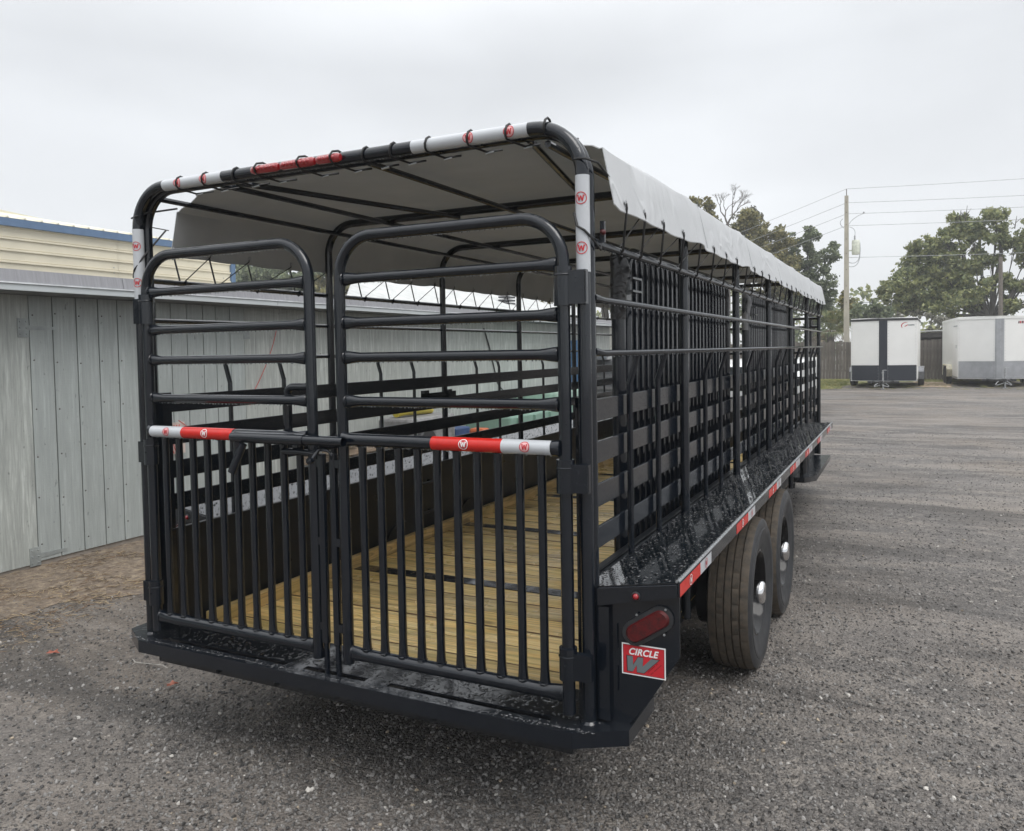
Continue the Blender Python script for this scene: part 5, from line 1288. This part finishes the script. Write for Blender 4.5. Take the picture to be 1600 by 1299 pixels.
def tree(name, label, cat, base, Y, blobs, m, per=26, leaf=.13, nclump=None, seed=1, trunk_r=.3, fork=.35, limbs=True, depth=1.0, dens=1.0, clump=.36, group=None, trunk_top=None, limb_r=.09):
    """blobs: (x, z, rx, rz, [y offset]) ellipsoids filled with clumps; limbs reach from the fork to each blob"""
    r = np.random.RandomState(seed); t = thing(name, label, cat, (base[0], base[1], 0), group)
    CC = []; RR = []; g = MB()
    top = Vector(trunk_top) if trunk_top else Vector((base[0], base[1], min(b[1]-b[3] for b in blobs)+.1))
    if limbs:
        mid = Vector(base).lerp(top, .5)+Vector((r.uniform(-.2, .2), 0, 0))
        g.tube([base, mid, top], [trunk_r*1.25, trunk_r, trunk_r*.8], 9)
    per = int(per*1.25); leaf *= 1.05
    ex = []
    for bl in blobs:
        for _ in range(4):
            a = r.uniform(0, 2*PI); k = r.uniform(.35, .6); ex.append((bl[0]+math.cos(a)*bl[2]*.95, bl[1]+math.sin(a)*bl[3]*.9, bl[2]*k, bl[3]*k))
    nb0 = len(blobs); blobs = list(blobs)+ex; bi = -1
    for bl in blobs:
        bi += 1; limbs_b = limbs and bi < nb0
        limbs_b = limbs_b and len(bl) < 5
        x, z, rx, rz = bl[:4]; yo = bl[4] if len(bl) > 4 else r.uniform(-.5, .5)*depth
        ry = max(rx, rz)*depth
        vol = rx*rz*ry; n = min(150, max(7, int(vol/(clump**3)*1.0*dens)))
        d = r.randn(n, 3); d /= np.linalg.norm(d, axis=1)[:, None]; q = (.25+.8*r.rand(n))
        c = np.array([x, Y+yo, z])+d*q[:, None]*np.array([rx, ry, rz])*.92
        CC.append(c); RR.append(clump*(.55+.75*r.rand(n)))
        if limbs_b:
            e = Vector((x, Y+yo, z)); a = top.copy(); mid = a.lerp(e, .5)+Vector((r.uniform(-.2, .2), r.uniform(-.2, .2), -.12*(e-a).length))
            k = min(trunk_r*.35, .06)
            g.tube([a, a.lerp(mid, .5)+Vector((0, 0, .05)), mid, e], [k, k*.8, k*.6, k*.25], 6)
            for i in r.choice(n, min(n, 7), replace=False):
                e2 = Vector(c[i]); m2 = e.lerp(e2, .5)+Vector((0, 0, -.08)); st_ = mid.lerp(e, r.uniform(.2, 1)); g.tube([st_, m2, e2], [k*.28, k*.18, .010], 4)
    C_ = np.concatenate(CC); R_ = np.concatenate(RR)
    me = leaves_mesh(name+'_crown', C_, R_, per, leaf, m, seed)
    o = bpy.data.objects.new('crown', me); COL.objects.link(o); adopt(o, t)
    if limbs: g.obj('trunk', BARK, t, 50)
    return t
OAKM = leaf_mat('oak_leaves', [(.090, .115, .062), (.185, .22, .105), (.33, .34, .15)])
OLIVE = leaf_mat('olive_leaves', [(.085, .095, .055), (.18, .18, .088), (.32, .285, .13)])
DARKG = leaf_mat('dark_leaves', [(.075, .10, .072), (.15, .185, .115), (.23, .26, .15)])
YELG = leaf_mat('yellow_green_leaves', [(.075, .082, .030), (.15, .148, .05), (.26, .225, .08)])
GREYM = leaf_mat('grey_moss_leaves', [(.08, .082, .068), (.14, .14, .112), (.22, .215, .17)])
oak = [(4.6, 3.95, 1.1, .65, -1.6), (3.4, 3.75, .95, .5, -1.4), (5.6, 4.7, .55, .55, -1.6), (6.9, 3.8, .5, .35, -1.6), (3.9, 7.6, .7, .5), (5.6, 8.1, .5, .4), (3.0, 6.4, .9, .7), (5.6, 6.5, .8, .7), (3.4, 4.9, 1.0, .7), (2.3, 5.3, .9, .7), (5.0, 4.6, .8, .6), (6.9, 5.2, .5, .4), (8.0, 6.8, .8, .6), (1.7, 4.81, 1.02, 1.3), (1.3, 3.98, .7, .6), (3.03, 7.2, .8, .74), (3.36, 5.66, 1.05, 1.11), (4.45, 8.35, .62, .55), (6.45, 8.5, .5, .62), (5.28, 7.45, .8, .7), (7.5, 7.4, .6, .7), (4.59, 5.58, 1.2, 1.25), (2.37, 6.0, 1.0, 1.0), (2.6, 4.2, 1.2, .6), (6.2, 6.3, .35, .28), (7.6, 4.7, .35, .3), (8.93, 7.4, 1.1, 1.1), (9.8, 5.2, 1.3, 1.0), (10.5, 6.8, 1.1, 1.0), (8.6, 6.1, .45, .35), (4.34, 4.2, .97, .5), (3.9, 6.9, .7, .5), (6.6, 7.4, .45, .4)]
tree('live_oak_tree', 'spreading live oak with dark forked trunks behind the silver fronted trailer', 'tree', (6.25, 50, 0), 50, oak, OAKM, per=26, leaf=.105, seed=3, trunk_r=.42, clump=.33, dens=.78, depth=1.1, trunk_top=(6.25, 50, 3.1))
# extra bare limbs of the oak, visible against the sky on its right
mb = MB()
for P_, r_ in (([(6.3, 49.8, 2.4), (7.3, 49.6, 4.6), (8.6, 49.5, 5.5), (10.2, 49.5, 6.1)], [.20, .15, .11, .07]), ([(6.3, 49.9, 2.9), (7.2, 49.8, 3.5), (8.6, 49.6, 4.0), (10.5, 49.5, 4.4)], [.17, .13, .10, .07]),
               ([(6.2, 50, 3.0), (6.35, 50, 5.0), (6.7, 50, 6.6), (6.6, 50, 8.2)], [.19, .13, .08, .03]), ([(6.1, 50, 3.0), (5.5, 50, 4.6), (4.9, 50, 6.0), (4.6, 50, 7.6)], [.17, .12, .08, .03]), ([(6.1, 50, 2.8), (5.1, 50, 3.6), (4.0, 50, 4.6), (2.6, 50, 5.2)], [.2, .15, .1, .04])):
    mb.tube(fillet(P_, 1.0, 3) if False else P_, r_, 7)
tag(mb.obj('bare_oak_limbs', BARK, bpy.data.objects['live_oak_tree'], 50))
for k, (x0, z0, h) in enumerate(((4.9, 8.6, .9), (4.6, 8.7, .6), (7.3, 8.0, .7))):
    mb = MB(); mb.tube([(x0, 50, z0), (x0+.1, 50, z0+h)], [.03, .01], 4); mb.tube([(x0, 50, z0+.2), (x0-.25, 50, z0+h*.7)], [.02, .008], 4); mb.tube([(x0+.03, 50, z0+.3), (x0+.3, 50, z0+h*.8)], [.02, .008], 4)
    mb.obj('dead_branch', BARK, bpy.data.objects['live_oak_tree'], 50)
tree('young_tree', 'yellow-green rounded tree top rising just past the canvas roof', 'tree', (-10.6, 52, 0), 52, [(-10.75, 11.35, .7, .6), (-11.1, 10.9, .6, .55), (-10.1, 10.2, .45, .55), (-10.9, 9.8, .9, .9)], YELG, per=26, leaf=.11, seed=8, trunk_r=.25, clump=.34)
tree('mossy_tree', 'broad olive and grey mossy tree between bare tree and dark tree', 'tree', (-5.3, 46, 0), 46, [(-6.59, 8.8, .7, .75), (-5.5, 8.1, 1.08, 1.0), (-6.2, 7.2, 1.46, 1.12), (-4.5, 6.9, .78, .92), (-5.2, 5.7, 1.5, 1.3)], OLIVE, per=28, leaf=.10, seed=9, trunk_r=.35, clump=.33, dens=1.05)
tree('grey_mossy_tree', 'greyish moss covered crown rising behind the olive tree', 'tree', (-6.9, 49, 0), 49, [(-7.2, 9.6, .7, .6), (-6.4, 9.0, .9, .7)], GREYM, per=22, leaf=.10, seed=19, trunk_r=.2, clump=.3, dens=.8)
tree('dark_tall_tree', 'tall dark green airy tree left of the utility pole', 'tree', (-3.2, 48, 0), 48, [(-3.35, 8.0, .45, .6), (-2.36, 7.1, .58, .72), (-4.15, 7.5, .6, .6), (-3.4, 6.4, .8, .9), (-2.19, 5.4, .5, .8), (-2.9, 4.35, 1.0, 1.1), (-3.79, 4.77, 1.0, 1.4)], DARKG, per=26, leaf=.10, seed=10, trunk_r=.25, clump=.28, dens=.85)
# bare tree
def bare_tree():
    t = thing('bare_tree', 'leafless pale branching tree standing between two leafy trees', 'tree', (-9.2, 54, 0)); g = MB(); r = random.Random(21)
    def grow(p, d, l, rad, lv):
        q = p+d*l; m_ = p.lerp(q, .5)+Vector((r.uniform(-.06, .06), r.uniform(-.06, .06), 0))*l
        g.tube([p, m_, q], [rad, rad*.85, rad*.68], 5 if lv < 3 else 3)
        if lv >= 7 or rad < .008: return
        for _ in range(2 if lv < 2 else r.choice((2, 3))):
            ax = Vector((r.gauss(0, 1), r.gauss(0, 1), r.gauss(0, .45))).normalized(); nd = (d+ax*(.50 if lv < 5 else .7)).normalized(); nd.z = abs(nd.z)*.8+.12; nd.normalize()
            grow(q, nd, l*r.uniform(.72, .92), rad*.66, lv+1)
    g.tube([(-9.25, 54, 0), (-9.2, 54, 5), (-9.22, 54, 10.2)], [.2, .16, .12], 7)
    grow(Vector((-9.22, 54, 10.2)), Vector((-.35, 0, 1)).normalized(), .55, .075, 0); grow(Vector((-9.22, 54, 10.2)), Vector((.55, .1, 1)).normalized(), .65, .08, 0)
    g.obj('trunk_and_branches', simple('pale_bark', (.12, .108, .098), .9), t, 60)
bare_tree()
# cabbage palm
def palm():
    t = thing('palm_tree', 'bushy fan palm with drooping fronds beside the livestock trailer front', 'palm', (-1.55, 42, 0)); r = random.Random(6)
    mb = MB(); mb.tube([(-1.6, 42, 0), (-1.6, 42, 2.4)], [.2, .17], 9); mb.obj('trunk', BARK, t, 50)
    Gm = leaf_mat('palm_green', [(.06, .085, .03), (.12, .145, .055), (.22, .22, .10)]); Br = leaf_mat('palm_dry', [(.14, .11, .07), (.24, .19, .12), (.33, .27, .18)])
    for k in range(34):
        a = r.uniform(0, 2*PI); el = r.uniform(-.75, 1.25); dry = el < -.35
        d = Vector((math.cos(a)*math.cos(el), math.sin(a)*math.cos(el), math.sin(el))); c0 = Vector((-1.6, 42, 2.5)); c1 = c0+d*r.uniform(.5, .85)
        g = MB(); g.tube([c0, c0.lerp(c1, .5)+Vector((0, 0, .05)), c1], [.02, .014, .01], 4)
        sd_ = d.cross(Vector((0, 0, 1))).normalized(); up_ = sd_.cross(d).normalized()
        for j in range(15):
            th = math.radians(-80+160*j/14); dd = (d*math.cos(th)+sd_*math.sin(th)).normalized(); L_ = r.uniform(.5, .75)*(.65+.35*math.cos(th)); n2 = dd.cross(up_).normalized()*.020
            m1_ = c1+dd*L_*.6+up_*.02; e_ = c1+dd*L_-Vector((0, 0, 1))*L_*.32
            g.add([c1-n2*.4, c1+n2*.4, m1_+n2, m1_-n2, e_], [(0, 1, 2, 3), (3, 2, 4)])
        g.obj('frond', Br if dry else Gm, t)
palm()
tree('low_dark_tree', 'dark low tree behind the black and white enclosed trailer', 'tree', (-.1, 45, 0), 45, [(-.15, 3.4, .9, .6), (.7, 3.1, .7, .5)], DARKG, per=26, leaf=.10, seed=31, trunk_r=.15, clump=.28)
tree('yellow_bush', 'yellowish bush between the palm and the utility pole', 'bush', (-1.2, 46, 0), 46, [(-1.0, 3.9, .4, .7), (-.6, 3.5, .3, .4), (-1.5, 3.2, .5, .6)], YELG, per=24, leaf=.09, seed=32, trunk_r=.08, clump=.24)
# undergrowth and thickets beyond the fence: one mass
def mass(name, label, blobs, Y, m, seed, per=24, leaf=.13, clump=.4, depth=1.5):
    r = np.random.RandomState(seed); CC = []; RR = []
    for x, z, rx, rz in blobs:
        n = max(8, int(rx*rz*depth/(clump**3)*.42)); n = min(n, 400)
        c = np.stack([x+rx*r.uniform(-1, 1, n), Y+depth*r.uniform(-1, 1, n), z+rz*r.uniform(-1, 1, n)*np.sqrt(r.rand(n))], 1); CC.append(c); RR.append(clump*(.5+.8*r.rand(n)))
    me = leaves_mesh(name, np.concatenate(CC), np.concatenate(RR), per, leaf, m, seed); o = bpy.data.objects.new(name, me); COL.objects.link(o); return tag(o, label, None, None, 'stuff')
mass('grey_thicket', 'grey-green thicket behind the gap between the enclosed trailers', [(2.5, 2.7, 2.6, .9), (4.4, 2.9, 1.2, .8)], 46, GREYM, 41)
mass('dark_undergrowth', 'dark undergrowth behind the fence and below the oak', [(3, 1.6, 9, 1.5), (9, 2.6, 5, 1.4), (-4, 2.4, 4, 2.2), (-9, 4.0, 6, 4.0)], 54, DARKG, 42, leaf=.2, clump=.7, depth=2.5)
mass('distant_wood', 'far tree line behind the oak', [(10, 3.2, 12, 1.6), (-14, 4.0, 14, 3.4)], 75, OAKM, 43, leaf=.3, clump=1.0, depth=3)
mass('unseen_tree_line', 'unseen tree line added behind the camera to darken reflections', [(x_, 3.0, 5, 3.2) for x_ in (-28, -18, -8, 2, 12, 22, 32)], -30, DARKG, 61, per=14, leaf=.42, clump=1.2, depth=2.5)  # out of view; added to darken paint reflections, also blocks horizon light
# trees behind the shed on the left
tree('shed_side_oak', 'dark green tree behind the shed beside the beige building', 'tree', (-33, 36, 0), 36, [(-35.5, 6.7, 1.6, 1.2), (-33.0, 6.2, 1.6, 1.0), (-31.0, 6.3, 1.5, .9), (-34, 5.0, 2.2, 1.2), (-37.5, 6.6, 1.5, 1.2)], DARKG, per=26, leaf=.14, seed=51, trunk_r=.3, clump=.4)
tree('far_left_tree', 'olive green tree top over the white ribbed roof', 'tree', (-29, 36, 0), 36, [(-29.0, 6.4, 1.2, .7), (-27.0, 6.2, 1.3, .6), (-25.2, 5.9, 1.2, .5), (-28, 5.2, 2.2, .8)], OLIVE, per=26, leaf=.13, seed=52, trunk_r=.25, clump=.36, dens=.8)
tree('roof_side_tree', 'sparse tree over the far end of the white roof', 'tree', (-10.4, 32, 0), 32, [(-12.2, 4.4, .9, .6), (-10.6, 4.3, 1.0, .8), (-9.0, 4.4, 1.0, .9), (-7.3, 4.5, 1.0, 1.0)], OLIVE, per=22, leaf=.11, seed=53, trunk_r=.2, clump=.32, dens=.8)
